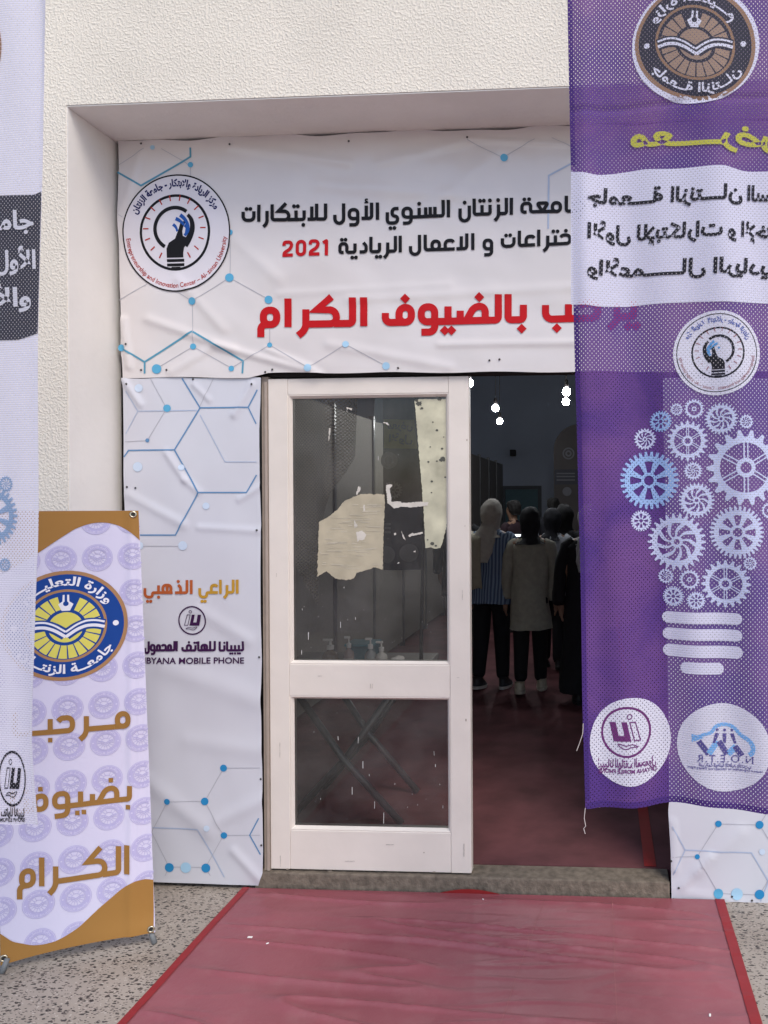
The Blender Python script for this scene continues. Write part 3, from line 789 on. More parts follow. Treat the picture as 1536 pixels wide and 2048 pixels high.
for pts in ([(240, 333), (292, 300)], [(326, 300), (372, 326), (384, 336)], [(384, 336), (384, 358)], [(243, 602), (298, 570)], [(356, 584), (388, 604), (462, 557), (540, 600)], [(463, 470), (463, 557)], [(388, 604), (389, 694), (318, 737)], [(389, 694), (466, 737), (542, 691), (619, 736), (694, 690), (774, 733)], [(542, 640), (542, 691)], [(936, 283), (1006, 318), (1070, 280)], [(1104, 278), (1150, 300)], [(242, 432), (250, 437)]):
    Line(hs, pts, 1.1, gry, hb)
for x, y, r, m in ((384, 332, 5.5, cy1), (462, 557, 8.5, cy1), (388, 604, 7.3, cy1), (540, 601, 8, cy1), (389, 694, 6, cy1), (317, 739, 9.5, cy1), (466, 738, 5.5, cy1), (542, 691, 5, cy1), (619, 737, 7.5, cy2), (694, 690, 6.5, cy2), (774, 733, 7.5, cy2), (1009, 318, 7.5, cy1), (463, 467, 6, cy1), (247, 697, 7, cy1), (309, 298, 4.5, cy2)):
    Dot(hs, x, y, r, m, hb)

P = Print(hs, .0028); fr = local(hs, 357, 468.5, 107.5, ry=114)
P.disc(0, 0, 1, vinyl('logo disc white', (.70, .67, .72)), fr=fr, n=56, rings=8, off=0)
P.base += .0004
centre_logo(P, fr, (blk, redt, navy, bluep)); P.build('round_logo', hb)
P = Print(hs, .0028)
for tx, x0, x1, y0, y1 in (('جامعة', 1040, 1172, 431, 427), ('الزنتان', 918, 1027, 436, 432), ('السنوي', 773, 902, 441.5, 437), ('الأول', 669, 761, 444.5, 442), ('للابتكارات', 486, 658, 446.5, 444.5)):
    P = Print(hs, .0028); kit_word(P, tx, x0, x1, y0, y1, 34, blk, wd=20); P.build('black_lettering', hb)
for tx, x0, x1, y0, y1 in (('ختراعات', 1002, 1144, 499, 492), ('و', 966, 988, 503.5, 503), ('الاعمال', 819, 951, 506, 502), ('الريادية', 679, 806, 511, 507)):
    P = Print(hs, .0028); kit_word(P, tx, x0, x1, y0, y1, 33, blk, wd=20); P.build('black_lettering', hb)
P = Print(hs, .0028); kit_word(P, '2021', 567, 662, 516.5, 513.5, 33, redp, wd=20); P.build('red_date', hb)
P = Print(hs, .0028)
for tx, x0, x1, y0, y1 in (('يرحب', 1084, 1276, 646, 640), ('بالضيوف', 767, 1054, 653, 646), ('الكرام', 517, 737, 656.5, 654)):
    P = Print(hs, .0028); kit_word(P, tx, x0, x1, y0, y1, 57, redp, wd=25, dot='diamond', dr=14, gap=13); P.build('red_lettering', hb)
M_nail = mat('nail steel', (.09, .085, .085), rough=.35, metal=.8)
def nails(sh, pts, parent):
    me = None
    for x, y in pts:
        if me is None:
            bm = bmesh.new()
            prof = [(0, -.0), (.0042, 0), (.0046, .0012), (.0032, .0032), (.0008, .004)]
            rings = [[bm.verts.new((r * math.cos(k / 10 * 6.2832), -z, r * math.sin(k / 10 * 6.2832))) for k in range(10)] for r, z in prof[1:]]
            for a_, b_ in zip(rings, rings[1:]):
                for k in range(10): bm.faces.new((a_[k], a_[(k + 1) % 10], b_[(k + 1) % 10], b_[k]))
            bm.faces.new(rings[-1]); bm.faces.new(rings[0][::-1])
            ob = from_bm('nail', bm, M_nail, parent); me = ob.data
        else:
            ob = bpy.data.objects.new('nail', me); C.objects.link(ob); ob.parent = parent
        ob.location = sh.w(sh.px(x, y), .0015) - parent.location
nails(hs, HN, hb)

# ================================================================== SIDE PANELS
lbase = lambda s, t: .008 + .005 * n3(s * 1.7, t * 1.1, 13) + .004 * n3(s * 3 + t * 1.6, t * 2.2 - s * 2, 17) + .0018 * n3(s * 8, t * 6, 19)
lseg = [((335, 905), (372, 960), .014, .006), ((372, 960), (400, 985), .014, .005), ((250, 760), (285, 810), .014, .007), ((505, 770), (470, 830), .015, .007), ((390, 770), (420, 800), .012, .005), ((260, 990), (370, 1050), .02, .005), ((400, 1055), (520, 1062), .014, .004),
        ((520, 975), (480, 1000), .012, .005), ((400, 1220), (500, 1280), .03, .005), ((330, 1330), (520, 1400), .05, .006), ((440, 1640), (525, 1600), .03, .006), ((300, 1560), (420, 1660), .04, .007), ((470, 1700), (520, 1755), .02, .006), ((380, 1480), (520, 1500), .04, .004)]
ls = Sheet((0, YB - .001, 0), (0, -1, 0), ridge_fn(tmp.px, lseg, lbase))
lp = thing('side_banner', 'tall narrow white banner with blue hexagon lines and a gold sponsor heading beside the door', 'banner', (0, YB - .001, 0), 'white panels beside the doorway')
V_cool = vinyl('cool white vinyl', (.60, .605, .665), .22)
lL = curve1([(757, 247), (780, 249), (950, 250), (1000, 251), (1350, 258), (1765, 275)])
lR = curve1([(757, 523), (800, 522), (860, 520), (960, 521), (1050, 524), (1080, 523), (1240, 524), (1320, 526), (1400, 524), (1560, 527), (1700, 528), (1745, 527), (1768, 519)])
build_sheet('sheet', ls, lL, lR, lambda x: 757 + 1.5 * math.sin(x * .05) - (x - 248) * .01, lambda x: 1763 + (x - 308) * .028, V_cool, lp, nx=90, ny=240)
for pts, wd, m in (([(366, 757), (402, 816), (498, 815), (516, 780)], 2.8, blu2), ([(498, 815), (514, 848)], 2.4, blu2), ([(402, 816), (352, 900), (260, 901), (251, 914)], 2.8, blu2), ([(352, 900), (399, 985), (495, 985), (515, 950)], 2.8, blu2), ([(399, 985), (353, 1070), (240, 1070)], 2.8, blu2),
                   ([(308, 1653), (399, 1656), (451, 1752)], 2.4, pal), ([(520, 1634), (502, 1668), (523, 1707)], 2.6, blu2), ([(255, 783), (279, 823), (396, 821)], 1.8, pal), ([(279, 823), (254, 868)], 1.6, pal), ([(402, 830), (452, 924), (515, 924)], 1.6, pal)):
    Line(ls, pts, wd, m, lp)
for pts in ([(304, 758), (336, 817), (298, 881), (252, 884)], [(428, 758), (402, 812)], [(450, 1534), (522, 1534)], [(450, 1534), (413, 1600), (339, 1600), (306, 1662), (340, 1732), (413, 1733), (450, 1668), (413, 1600)], [(450, 1668), (522, 1668)], [(340, 1732), (332, 1750)], [(413, 1733), (423, 1750)], [(288, 1092), (360, 1092)]):
    Line(ls, pts, 1.1, gry, lp)
for x, y, r, m in ((337, 817, 7.5, cy1), (298, 881, 4, blu2), (281, 777, 8, pdot), (279, 934, 9.5, pdot), (366, 935, 6, pdot), (414, 1012, 7, pdot), (368, 1091, 9, pdot), (281, 1091, 8, pdot), (450, 1534, 7, mdot), (413, 1600, 7.5, mdot), (339, 1600, 6, mdot), (451, 1668, 6.5, mdot), (418, 1653, 6, pdot), (341, 1733, 9, mdot), (374, 1733, 10.5, cy2), (414, 1734, 9, mdot)):
    Dot(ls, x, y, r, m, lp)

gold = vinyl('gold print', (.48, .27, .035)); rust = vinyl('rust print', (.42, .10, .03)); plum = vinyl('plum print', (.045, .012, .06))
P = Print(ls, .0026); kit_word(P, 'الراعي', 399, 480, 1187.5, 1186.5, 28, gold, wd=20); P.build('sponsor_heading', lp); P = Print(ls, .0026); kit_word(P, 'الذهبي', 289, 388, 1187.5, 1187.5, 28, rust, wd=20); P.build('sponsor_heading', lp)
P = Print(ls, .0026); fr = local(ls, 387, 1240, 28); phone_logo(P, fr, plum); P.build('round_logo', lp)
P = Print(ls, .0026)
for tx, x0, x1 in (('ليبيانا', 440, 491), ('للهاتف', 366, 434), ('المحمول', 291, 358)): P = Print(ls, .0026); kit_word(P, tx, x0, x1, 1302, 1301, 20, plum, wd=23); P.build('sponsor_lettering', lp)
P = Print(ls, .0026)
put_text(P, 'LIBYANA MOBILE PHONE', 282, 491, 1326, 1325.5, 17, plum, bold=.02); P.build('sponsor_lettering', lp)
nails(ls, [(258, 769), (388, 759), (506, 769), (257, 974), (274, 976), (516, 1060), (521, 1313), (524, 1556), (525, 1688)], lp)

rbase = lambda s, t: .010 + .005 * n3(s * 1.9 + 5, t * 1.4, 23) + .003 * n3(s * 4 + t * 2, t * 3 - s * 2, 27)
rs = Sheet((0, YB - .001, 0), (0, -1, 0), ridge_fn(tmp.px, [((1365, 1770), (1420, 1710), .012, .010), ((1400, 1740), (1480, 1660), .03, .006), ((1345, 1640), (1350, 1740), .008, .006), ((1355, 1780), (1480, 1800), .014, .004)], rbase))
rp = thing('side_banner', 'creased white banner panel with blue molecule dots, hanging behind the purple flag', 'banner', (0, YB - .001, 0), 'white panels beside the doorway')
build_sheet('sheet', rs, curve1([(757, 1326), (1600, 1338), (1620, 1336), (1700, 1341), (1800, 1343)]), K(1900), K(757), lambda x: 1798 + (x - 1342) * .03 + 1.5 * math.sin(x * .08), V_cool, rp, nx=70, ny=150)
for pts, wd, m in (([(1344, 1650), (1370, 1698), (1502, 1703), (1536, 1760), (1560, 1700)], 2.4, pal), ([(1370, 1698), (1346, 1748)], 2.2, pal), ([(1536, 1760), (1520, 1800)], 2.2, pal)): Line(rs, pts, wd, m, rp)
for pts in ([(1345, 1712), (1394, 1711), (1436, 1645), (1518, 1647), (1560, 1580)], [(1394, 1711), (1436, 1784), (1518, 1787), (1560, 1715), (1518, 1647)], [(1436, 1784), (1428, 1800)]): Line(rs, pts, 1.2, gry, rp)
for x, y, r, m in ((1436, 1645, 6.5, mdot), (1518, 1647, 8, mdot), (1394, 1711, 5, mdot), (1436, 1784, 9.5, cy1), (1473, 1785, 11.5, cy2), (1518, 1786, 9.5, mdot), (1523, 1701, 6, pdot)): Dot(rs, x, y, r, m, rp)

nails(rs, [(1357, 1773), (1342, 1720), (1463, 1790), (1503, 1798)], rp)

# ================================================================== DOOR
DY0, DY1 = 3.160, 3.205
dz = lambda x, y: onY(x, y, DY0)
dl, dr_ = JX, onY(940, 1250, 3.16).x; dzt, dzb = onY(740, 755, DY0).z, HF + .006
door = thing('glazed_door', 'cream painted wooden door with two glass panes, torn paper stuck on the upper pane', 'door', (dl, DY1, HF))
M_door = mat('cream door paint', (.74, .675, .615), rough=.42, spec=.45, noise_amt=.05, nscale=4, bump=.0012, bscale=18)
ga = [onY(575, 790, DY0), onY(900, 1331, DY0)]; gb = [onY(580, 1392, DY0), onY(904, 1667, DY0)]
gx0, gx1 = ga[0].x, ga[1].x
bx = [((dl, DY0, dzb), (gx0, DY1, dzt)), ((gx1, DY0, dzb), (dr_, DY1, dzt)), ((gx0 + .0005, DY0 + .0015, ga[0].z), (gx1 - .0005, DY1, dzt)), ((gx0 + .0005, DY0 + .0015, gb[0].z), (gx1 - .0005, DY1, ga[1].z)), ((gx0 + .0005, DY0 + .0015, dzb), (gx1 - .0005, DY1, gb[1].z))]
part('frame', bx, M_door, door, bev=.0025)
def bead(z0, z1):
    t, d = .014, .006
    bm = bmesh.new()
    o = [(gx0, z0), (gx1, z0), (gx1, z1), (gx0, z1)]; i_ = [(gx0 + t, z0 + t), (gx1 - t, z0 + t), (gx1 - t, z1 - t), (gx0 + t, z1 - t)]
    vo = [bm.verts.new((x, DY0 + .004, z)) for x, z in o]; vm = [bm.verts.new((x + (.004 if x < -1 else -.004), DY0 + .003, z + (.004 if z == z0 else -.004))) for x, z in o]; vi = [bm.verts.new((x, DY0 + .018, z)) for x, z in i_]; vb = [bm.verts.new((x, DY1 - .002, z)) for x, z in i_]
    for A_, B_ in ((vo, vm), (vm, vi), (vi, vb)):
        for k in range(4): bm.faces.new((A_[k], A_[(k + 1) % 4], B_[(k + 1) % 4], B_[k]))
    return from_bm('glazing_bead', bm, M_door, door, rel=door.location)
bead(ga[1].z, ga[0].z); bead(gb[1].z, gb[0].z)
M_glass = glass_mat(); GY = DY0 + .020
for z0, z1 in ((ga[1].z, ga[0].z), (gb[1].z, gb[0].z)):
    bm = bmesh.new()
    v = [bm.verts.new(p) for p in ((gx0 + .006, GY, z0 + .006), (gx1 - .006, GY, z0 + .006), (gx1 - .006, GY, z1 - .006), (gx0 + .006, GY, z1 - .006))]; bm.faces.new(v)
    from_bm('glass_pane', bm, M_glass, door, rel=door.location)
gs = Sheet((0, GY, 0), (0, -1, 0), flat)
z6 = lambda x, y: (510 + x / 3.357, 740 + y / 3.357)
def rough_edge(pts, step=3.0, amp=1.6, seed=1):
    rg = random.Random(seed); out = []
    for i, p in enumerate(pts):
        q = pts[(i + 1) % len(pts)]; n = max(1, int(math.hypot(q[0] - p[0], q[1] - p[1]) / step))
        for k in range(n):
            t = k / n; out.append((p[0] + (q[0] - p[0]) * t + rg.uniform(-amp, amp) * (k > 0), p[1] + (q[1] - p[1]) * t + rg.uniform(-amp, amp) * (k > 0)))
    return out
M_paper = mat('yellowed paper', (.44, .39, .285), rough=.8, noise_amt=.14, nscale=14); M_paper2 = mat('white paper layer', (.62, .58, .52), rough=.8, noise_amt=.1, nscale=30)
nt_ = M_paper.node_tree
P = Print(gs, .0012)
P.poly(rough_edge([z6(*p) for p in ((430, 1020), (480, 995), (545, 945), (600, 880), (660, 850), (720, 832), (868, 835), (872, 900), (862, 1130), (858, 1340), (800, 1325), (740, 1345), (685, 1360), (665, 1400), (610, 1412), (540, 1400), (480, 1350), (418, 1388), (425, 1200))], 3, 1.0, 3), M_paper)
P.base += .0006
for pts, sd_ in ((((668, 1008), (690, 1050), (668, 1062)), 1), (((680, 1090), (720, 1078), (748, 1105), (735, 1140), (700, 1140), (690, 1155)), 2), (((728, 905), (738, 905), (738, 950), (728, 950)), 3)):
    P.poly(rough_edge([z6(*p) for p in pts], 2, .8, sd_), M_paper2)
rg = random.Random(5)
M_streak = mat('paper streak', (.53, .48, .38), rough=.8, noise_amt=.1)
for _ in range(70):
    x = rg.uniform(435, 820); y = rg.uniform(900, 1330); l = rg.uniform(20, 110)
    if x + l > 855 or (x - 430) + (y - 1020) < -90 + 0: continue
    if y < 1020 and x < 430 + (1020 - y) * 1.6: continue
    P.stroke([z6(x, y), z6(x + l, y + rg.uniform(-6, 6))], rg.uniform(.5, 1.7), M_streak)
P.build('torn_paper', door)
P = Print(gs, .0034)
for pts, sd_ in ((((880, 775), (905, 768), (925, 772), (905, 800), (915, 850), (918, 885), (975, 882), (985, 892), (1120, 885), (1168, 888), (1160, 912), (1040, 922), (990, 918), (935, 930), (890, 890)), 4), (((695, 780), (712, 785), (706, 812), (688, 838), (680, 835)), 5), (((985, 1080), (1000, 1110), (1015, 1145), (995, 1130)), 6), (((935, 1095), (948, 1092), (950, 1105), (938, 1110)), 7), (((1030, 1112), (1060, 1092), (1070, 1100), (1125, 1085), (1130, 1098), (1060, 1112), (1040, 1122)), 8), (((955, 1300), (968, 1288), (972, 1296)), 9), (((1062, 1222), (1080, 1208), (1078, 1225)), 10), (((615, 250), (655, 258), (652, 272), (625, 262), (620, 285)), 11), (((862, 352), (890, 352), (906, 372), (890, 368)), 12), (((500, 392), (512, 392), (503, 455), (495, 478)), 13)):
    P.poly(rough_edge([z6(*p) for p in pts], 2, .8, sd_), M_paper2)
P.build('tape_residue', door)
M_reflect = mat('painted cream reflection', (.54, .52, .385), rough=.8, noise_amt=.28, nscale=9); M_reflspot = mat('painted dark reflection spot', (.09, .09, .075), rough=.5)  # reflection of a bright outdoor wall, put on the pane as cream colour
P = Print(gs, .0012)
P.poly(rough_edge([z6(*p) for p in ((1072, 205), (1110, 195), (1290, 196), (1290, 800), (1287, 1050), (1262, 1150), (1245, 1195), (1210, 1200), (1180, 1190), (1145, 1195), (1138, 1050), (1130, 900), (1115, 720), (1105, 600), (1090, 420))], 3, .7, 14), M_reflect)
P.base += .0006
for x, y, r in ((1100, 225, 22), (1120, 258, 12), (1085, 205, 12), (1222, 405, 10), (1258, 600, 22), (1222, 612, 7), (1165, 617, 8), (1188, 748, 9), (1257, 528, 9), (1178, 516, 5), (1186, 823, 6), (1278, 720, 8), (1190, 1165, 14), (1160, 1140, 6), (1215, 1180, 9), (1240, 195, 16), (1268, 450, 5), (1195, 350, 6)):  # dark spots within the painted reflection
    P.poly(rough_edge([z6(x + r * math.cos(k), y + r * .8 * math.sin(k)) for k in (0, 1, 2, 3.1, 4.2, 5.3)], 1.5, 1.3, int(x + y)), M_reflspot)
P.build('reflection_patch', door)
P = Print(gs, .0012)
M_speck = mat('white paint drip', (.55, .54, .52), rough=.5, noise_amt=0)
for x, y, l, wd in ((580, 775, 28, 7), (722, 780, 45, 6), (754, 950, 50, 9), (798, 1040, 14, 5), (679, 1130, 52, 8), (836, 1230, 50, 5), (900, 1308, 76, 7), (1260, 972, 18, 8), (1250, 880, 30, 4), (978, 1104, 8, 6), (1313, 1258, 20, 4), (1290, 1108, 8, 5), (458, 1208, 9, 5), (1064, 1268, 6, 5), (375, 50, 50, 8), (326, 178, 28, 7), (1135, 1250, 8, 4), (1355, 1165, 8, 5)):
    x0, y0 = 510 + x / 3.49, 1250 + y / 3.49; P.stroke([(x0, y0), (x0 + rg.uniform(-.6, .6), y0 + l / 3.49)], wd / 3.49 * .6, M_speck)
for x, y, l in ((735, 908, 40), (828, 580, 25), (575, 1690, 40), (358, 1765, 45), (675, 1660, 15), (318, 1600, 12), (314, 1880, 20), (598, 1455, 10)):
    P.stroke([z6(x, y), z6(x + 1, y + l)], 1.0, M_speck)
for _ in range(40):
    x = rg.uniform(590, 885); y = rg.choice((rg.uniform(1180, 1320), rg.uniform(1400, 1660), rg.uniform(800, 1300))); P.disc(x, y, rg.uniform(.3, .8), M_speck, n=6, rings=1)
P.build('paint_drips', door)

fs_ = Sheet((0, DY0 - .0002, 0), (0, -1, 0), flat); M_scuff = mat('grey scuff', (.52, .47, .43), rough=.7, noise_amt=.2); M_chip = mat('chipped paint', (.32, .26, .21), rough=.8)
P = Print(fs_, .0008); rg = random.Random(11)
for x, y, w_, h_, m in ((741, 1372, 1.1, 9, M_scuff), (745, 1372, 1.1, 9, M_scuff), (916, 1355, 5, 1.2, M_scuff), (848, 1705, 2, 2, M_chip), (930, 1052, 2, 3, M_scuff), (575, 1738, 4, 2.4, M_chip), (928, 1700, 2, 26, M_scuff), (561, 1722, 1.5, 22, M_scuff), (560, 1500, 1, 30, M_scuff), (925, 1190, 1, 20, M_scuff), (780, 1689, 16, 1.1, M_scuff), (700, 1722, 20, 1, M_scuff), (640, 1352, 9, .9, M_scuff), (932, 1440, 2, 5, M_chip), (553, 1150, 1.2, 7, M_scuff), (934, 880, 1.6, 4, M_chip), (868, 1744, 6, 2, M_chip), (660, 1742, 9, 1.6, M_chip)):
    P.poly(rough_edge([(x - w_ / 2, y - h_ / 2), (x - w_ / 2, y + h_ / 2), (x + w_ / 2, y + h_ / 2), (x + w_ / 2, y - h_ / 2)], 3, .4, int(x + y)), m)
P.build('scuff_marks', door)

# ================================================================== CARPET
def cz(x, y):
    r1 = 1 - abs(n3(x * .9 + 2 + y * .25, y * 8.5 + x * .9, 1)) * 3.2; r2 = 1 - abs(n3(x * 2.2 + 9, y * 13 - x * .9, 4)) * 3.4
    k = min(1, max(0, (3.13 - y) / .06)) * min(1, max(0, (x + 1.5) / .15)) * min(1, max(0, (.5 - x) / .15))
    return .007 + k * (.015 * max(0, r1) ** 3 * (.5 + .9 * max(0, n3(x * .9, y * 2.2, 12) + .4)) + (.0045 * max(0, r2) ** 2 * max(0, min(1, .4 + 1.6 * n3(x * 1.3 + 4, y * 2.1, 6)))) + .004 * n3(x * 1.4, y * 3, 8)) + .001
cp = thing('red_carpet', 'wrinkled dull red vinyl carpet with bright red edge tape, running up to the doorstep', 'carpet', (0, 0, 0))
bm = bmesh.new(); xs = [-1.502 + i * 1.982 / 130 for i in range(131)]; ys = [-1.2 + i * .2 for i in range(16)] + [2.0 + i * 1.132 / 190 for i in range(191)]
G = [[bm.verts.new((x, y, cz(x, y))) for x in xs] for y in ys]
for j in range(len(ys) - 1):
    for i in range(130): bm.faces.new((G[j][i], G[j][i + 1], G[j + 1][i + 1], G[j + 1][i]))
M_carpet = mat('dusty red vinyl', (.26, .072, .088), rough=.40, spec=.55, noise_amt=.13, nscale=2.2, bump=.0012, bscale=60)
_t = M_carpet.node_tree; _b = _t.nodes['Principled BSDF']; _src = _b.inputs['Base Color'].links[0].from_socket
_tc = _t.nodes.new('ShaderNodeTexCoord'); _n = _t.nodes.new('ShaderNodeTexNoise'); _n.inputs['Scale'].default_value = 9; _n.inputs['Detail'].default_value = 8; _n.inputs['Roughness'].default_value = .7
_r = _t.nodes.new('ShaderNodeMapRange'); _r.inputs['From Min'].default_value = .48; _r.inputs['From Max'].default_value = .72; _r.inputs['To Max'].default_value = .16
_mx = _t.nodes.new('ShaderNodeMix'); _mx.data_type = 'RGBA'; _mx.inputs['B'].default_value = (.40, .25, .24, 1)
_t.links.new(_tc.outputs['Object'], _n.inputs['Vector']); _t.links.new(_n.outputs['Fac'], _r.inputs['Value']); _t.links.new(_r.outputs[0], _mx.inputs['Factor']); _t.links.new(_src, _mx.inputs['A']); _t.links.new(_mx.outputs['Result'], _b.inputs['Base Color'])
_r2 = _t.nodes.new('ShaderNodeMapRange'); _r2.inputs['From Min'].default_value = .35; _r2.inputs['From Max'].default_value = .7; _r2.inputs['To Min'].default_value = .38; _r2.inputs['To Max'].default_value = .52
_t.links.new(_n.outputs['Fac'], _r2.inputs['Value']); _t.links.new(_r2.outputs[0], _b.inputs['Roughness'])
from_bm('sheet', bm, M_carpet, cp, smooth=True)
M_tape = mat('red tape', (.25, .014, .018), rough=.5, noise_amt=.05)
def strip(name, x0, x1, m, parent, off=.004, y0=-1.2, y1=3.13, n=200, wob=.003):
    bm = bmesh.new(); pv = None
    for j in range(n + 1):
        y = y0 + (y1 - y0) * j / n; d = wob * n3(y * 3, x0 * 7); a_ = [bm.verts.new((x + d, y, cz(x, y) + off)) for x in (x0, x1)]
        if pv: bm.faces.new((pv[0], pv[1], a_[1], a_[0]))
        pv = a_
    return from_bm(name, bm, m, parent)
strip('edge_tape', -1.506, -1.477, M_tape, cp, .0035); strip('edge_tape', -.0 + .447, .484, M_tape, cp, .0035)
M_seam = mat('pale scuff', (.32, .12, .125), rough=.6, noise_amt=.1)
strip('seam', .035, .0375, M_seam, cp, .002, 2.0, 3.1, 160, .008)
bm = bmesh.new(); pv = None
for j in range(121):
    y = 2.0 + 1.1 * j / 120; x = -.36 + .12 * (y - 2.0) / 1.1 + .006 * n3(y * 4, 3); a_ = [bm.verts.new((x + d, y, cz(x, y) + .002)) for d in (0, .0022)]
    if pv: bm.faces.new((pv[0], pv[1], a_[1], a_[0]))
    pv = a_
from_bm('seam', bm, M_seam, cp)
# lifted edge of the carpet that shows its brighter red underside
b = bmesh.new(); pv = None
for k in range(25):
    t = k / 24; p = onY(880 + 120 * t, 1778 + 2 * t, 3.128); h = .020 * math.sin(math.pi * t); a_ = [b.verts.new((p.x, 3.131, .006)), b.verts.new((p.x, 3.128 - h * .3, .010 + h))]
    if pv: b.faces.new((pv[0], a_[0], a_[1], pv[1]))
    pv = a_
from_bm('curled_edge', b, mat('fresh red underside', (.36, .03, .03), rough=.5), cp)
M_scrap = mat('white scrap paper', (.8, .78, .75), rough=.8, noise_amt=0)
for i, (x, y, s_, lab) in enumerate(((500, 1873, .009, 'larger white paper scrap lying on the red carpet near its taped edge'), (535, 1886, .005, 'tiny white paper scrap on the red carpet beside a larger scrap'), (1420, 2031, .006, 'white paper scrap on the red carpet by the tape below the purple flag'), (966, 1800, .004, 'tiny pale scrap on the red carpet just below the doorstep'))):
    p = onZ(x, y, .014); bm = bmesh.new(); add_box(bm, (p.x - s_, p.y - s_ * .5, cz(p.x, p.y) + .001), (p.x + s_, p.y + s_ * .5, cz(p.x, p.y) + .004), .001)
    bmesh.ops.rotate(bm, verts=bm.verts, cent=p, matrix=Matrix.Rotation(i * .7, 3, 'Z'))
    tag(from_bm('paper_scrap', bm, M_scrap), lab, 'litter', 'paper scraps on the carpet')
# red tape on the hall floor
b = bmesh.new()
vv = [b.verts.new(p) for p in ((.172, 3.262, HF + .004), (.222, 3.262, HF + .004), (.222, 12, HF + .004), (.172, 12, HF + .004))]; b.faces.new(vv)
tag(from_bm('floor_tape', b, mat('dark red floor tape', (.30, .010, .012), rough=.5)), 'straight strip of red tape stuck on the hall floor inside the doorway', 'tape')
# ================================================================== X BANNER STAND
gR, gL = onZ(308, 1886), onZ(8, 1944)
hx = (gR - gL).normalized(); nx_ = Vector((hx.y, -hx.x, 0)); lean = rad(2.2)
nx_ = (nx_ * math.cos(lean) + Vector((0, 0, 1)) * math.sin(lean)).normalized()
xbase = Sheet(gR, nx_, flat)
def xdisp(s, t):
    d = .003 * n3(s * 3, t * 2, 31) + .002 * n3(s * 9, t * 4, 33)
    e = s + .028                         # vertical crease just inside the free edge
    d += .007 * math.exp(-((e + .045) / .016) ** 2) + .004 * math.exp(-((e + .02) / .012) ** 2)
    if t < .28: d += .020 * math.exp(-((t - .045) / .05) ** 2) * (.5 + .5 * math.sin(s * 5 + 1)) * .6
    return d
xs_ = Sheet(gR, nx_, xdisp)
xb = thing('banner_stand', 'tan and lavender banner on an X stand with a blue and yellow round emblem', 'banner stand', gR)
xL = curve1([(1022, -48), (1930, 4)]); xR = curve1([(1022, 278), (1050, 279.5), (1100, 281), (1300, 289), (1500, 297), (1700, 304.5), (1862, 311)])
xT = lambda x: 1021 + (278 - x) * .004; xB = lambda x: 1862 + (311 - x) * .222 - 7 * math.sin(math.pi * min(1, max(0, (x - 4) / 307)))
V_lav = vinyl('lavender white vinyl', (.62, .595, .76), .22); V_tan = vinyl('tan print', (.33, .17, .05), .22); V_tanl = vinyl('tan lettering print', (.30, .155, .045), .25)
build_sheet('sheet', xs_, xL, xR, xT, xB, V_lav, xb, nx=170, ny=150)
def dens(pts, n=40):
    f = curve1(pts); x0, x1 = pts[0][0], pts[-1][0]
    sm = []
    for k in range(n + 1):
        x = x0 + (x1 - x0) * k / n; sm.append((x, (f(x - 7) + 2 * f(x) + f(x + 7)) / 4))
    return sm
P = Print(xs_, .0022)
wv = dens([(-47, 1168), (20, 1140), (78, 1105), (115, 1080), (151, 1057), (180, 1047), (203, 1044.5), (225, 1047), (244, 1054), (265, 1067), (281, 1081)], 60)
P.add([q for x, y in wv for q in ((min(x, xR(y) - .5), y), (min(x, xR(1022) - .3), xT(x) + .3))], [(2 * k, 2 * k + 1, 2 * k + 3, 2 * k + 2) for k in range(60)], V_tan)
P.build('tan_wave', xb); P = Print(xs_, .0022)
wv = dens([(0, 1867), (25, 1884), (65, 1891), (90, 1888), (113, 1881), (135, 1869), (159, 1853), (198, 1816), (225, 1793), (241, 1779), (258, 1767), (269, 1761), (292, 1757), (307, 1759)], 60)
P.add([q for x, y in wv for q in ((x, y), (x + 1.2, xB(x) - .5))], [(2 * k, 2 * k + 1, 2 * k + 3, 2 * k + 2) for k in range(60)], V_tan)
P.build('tan_wave', xb)
dk = vinyl('seal violet print', (.45, .42, .66), .22); lt = vinyl('seal pale print', (.60, .57, .76), .22)
c0 = xs_.px(208, 1410); ux, uy = xs_.px(278.5, 1402.4), xs_.px(211.3, 1484)
ux = (ux[0] - c0[0], ux[1] - c0[1]); uy = (uy[0] - c0[0], uy[1] - c0[1])
rs_ = abs(xs_.px(239, 1410)[0] - c0[0])
eR = [xs_.px(xR(y), y) for y in (1040, 1850)]; eL = [xs_.px(xL(y), y) for y in (1040, 1900)]
ebot = curve1([(q[0], q[1] + .012) for q in (xs_.px(x, xB(x)) for x in (0, 60, 120, 180, 240, 300, 318))]); etop = curve1([(q[0], q[1] - .006) for q in (xs_.px(x, xT(x)) for x in (-60, 280))])
def side(s, e, t): return e[0][0] + (e[1][0] - e[0][0]) * (t - e[0][1]) / (e[1][1] - e[0][1])
P = Print(xs_, .0012, step=0, clip=lambda s, t: side(s, eL, t) + .004 < s < side(s, eR, t) - .003 and ebot(s) < t < etop(s))
topw = xs_.px(200, 1046)[1]; botw = xs_.px(60, 1890)[1]
for i in range(-4, 3):
    for j in range(-6, 8):
        q = (c0[0] + ux[0] * i + uy[0] * j, c0[1] + ux[1] * i + uy[1] * j)
        if not (side(0, eL, q[1]) - rs_ < q[0] < side(0, eR, q[1]) + rs_ and botw < q[1] - 0 < topw + rs_): continue
        seal(P, (lambda q: lambda x, y: (q[0] + x * rs_, q[1] + y * rs_))(q), dk, lt)
P.build('seal_pattern', xb, L=.013)
P = Print(xs_, .0026); ec = xs_.px(132, 1251); er = abs(xs_.px(256, 1251)[0] - ec[0])
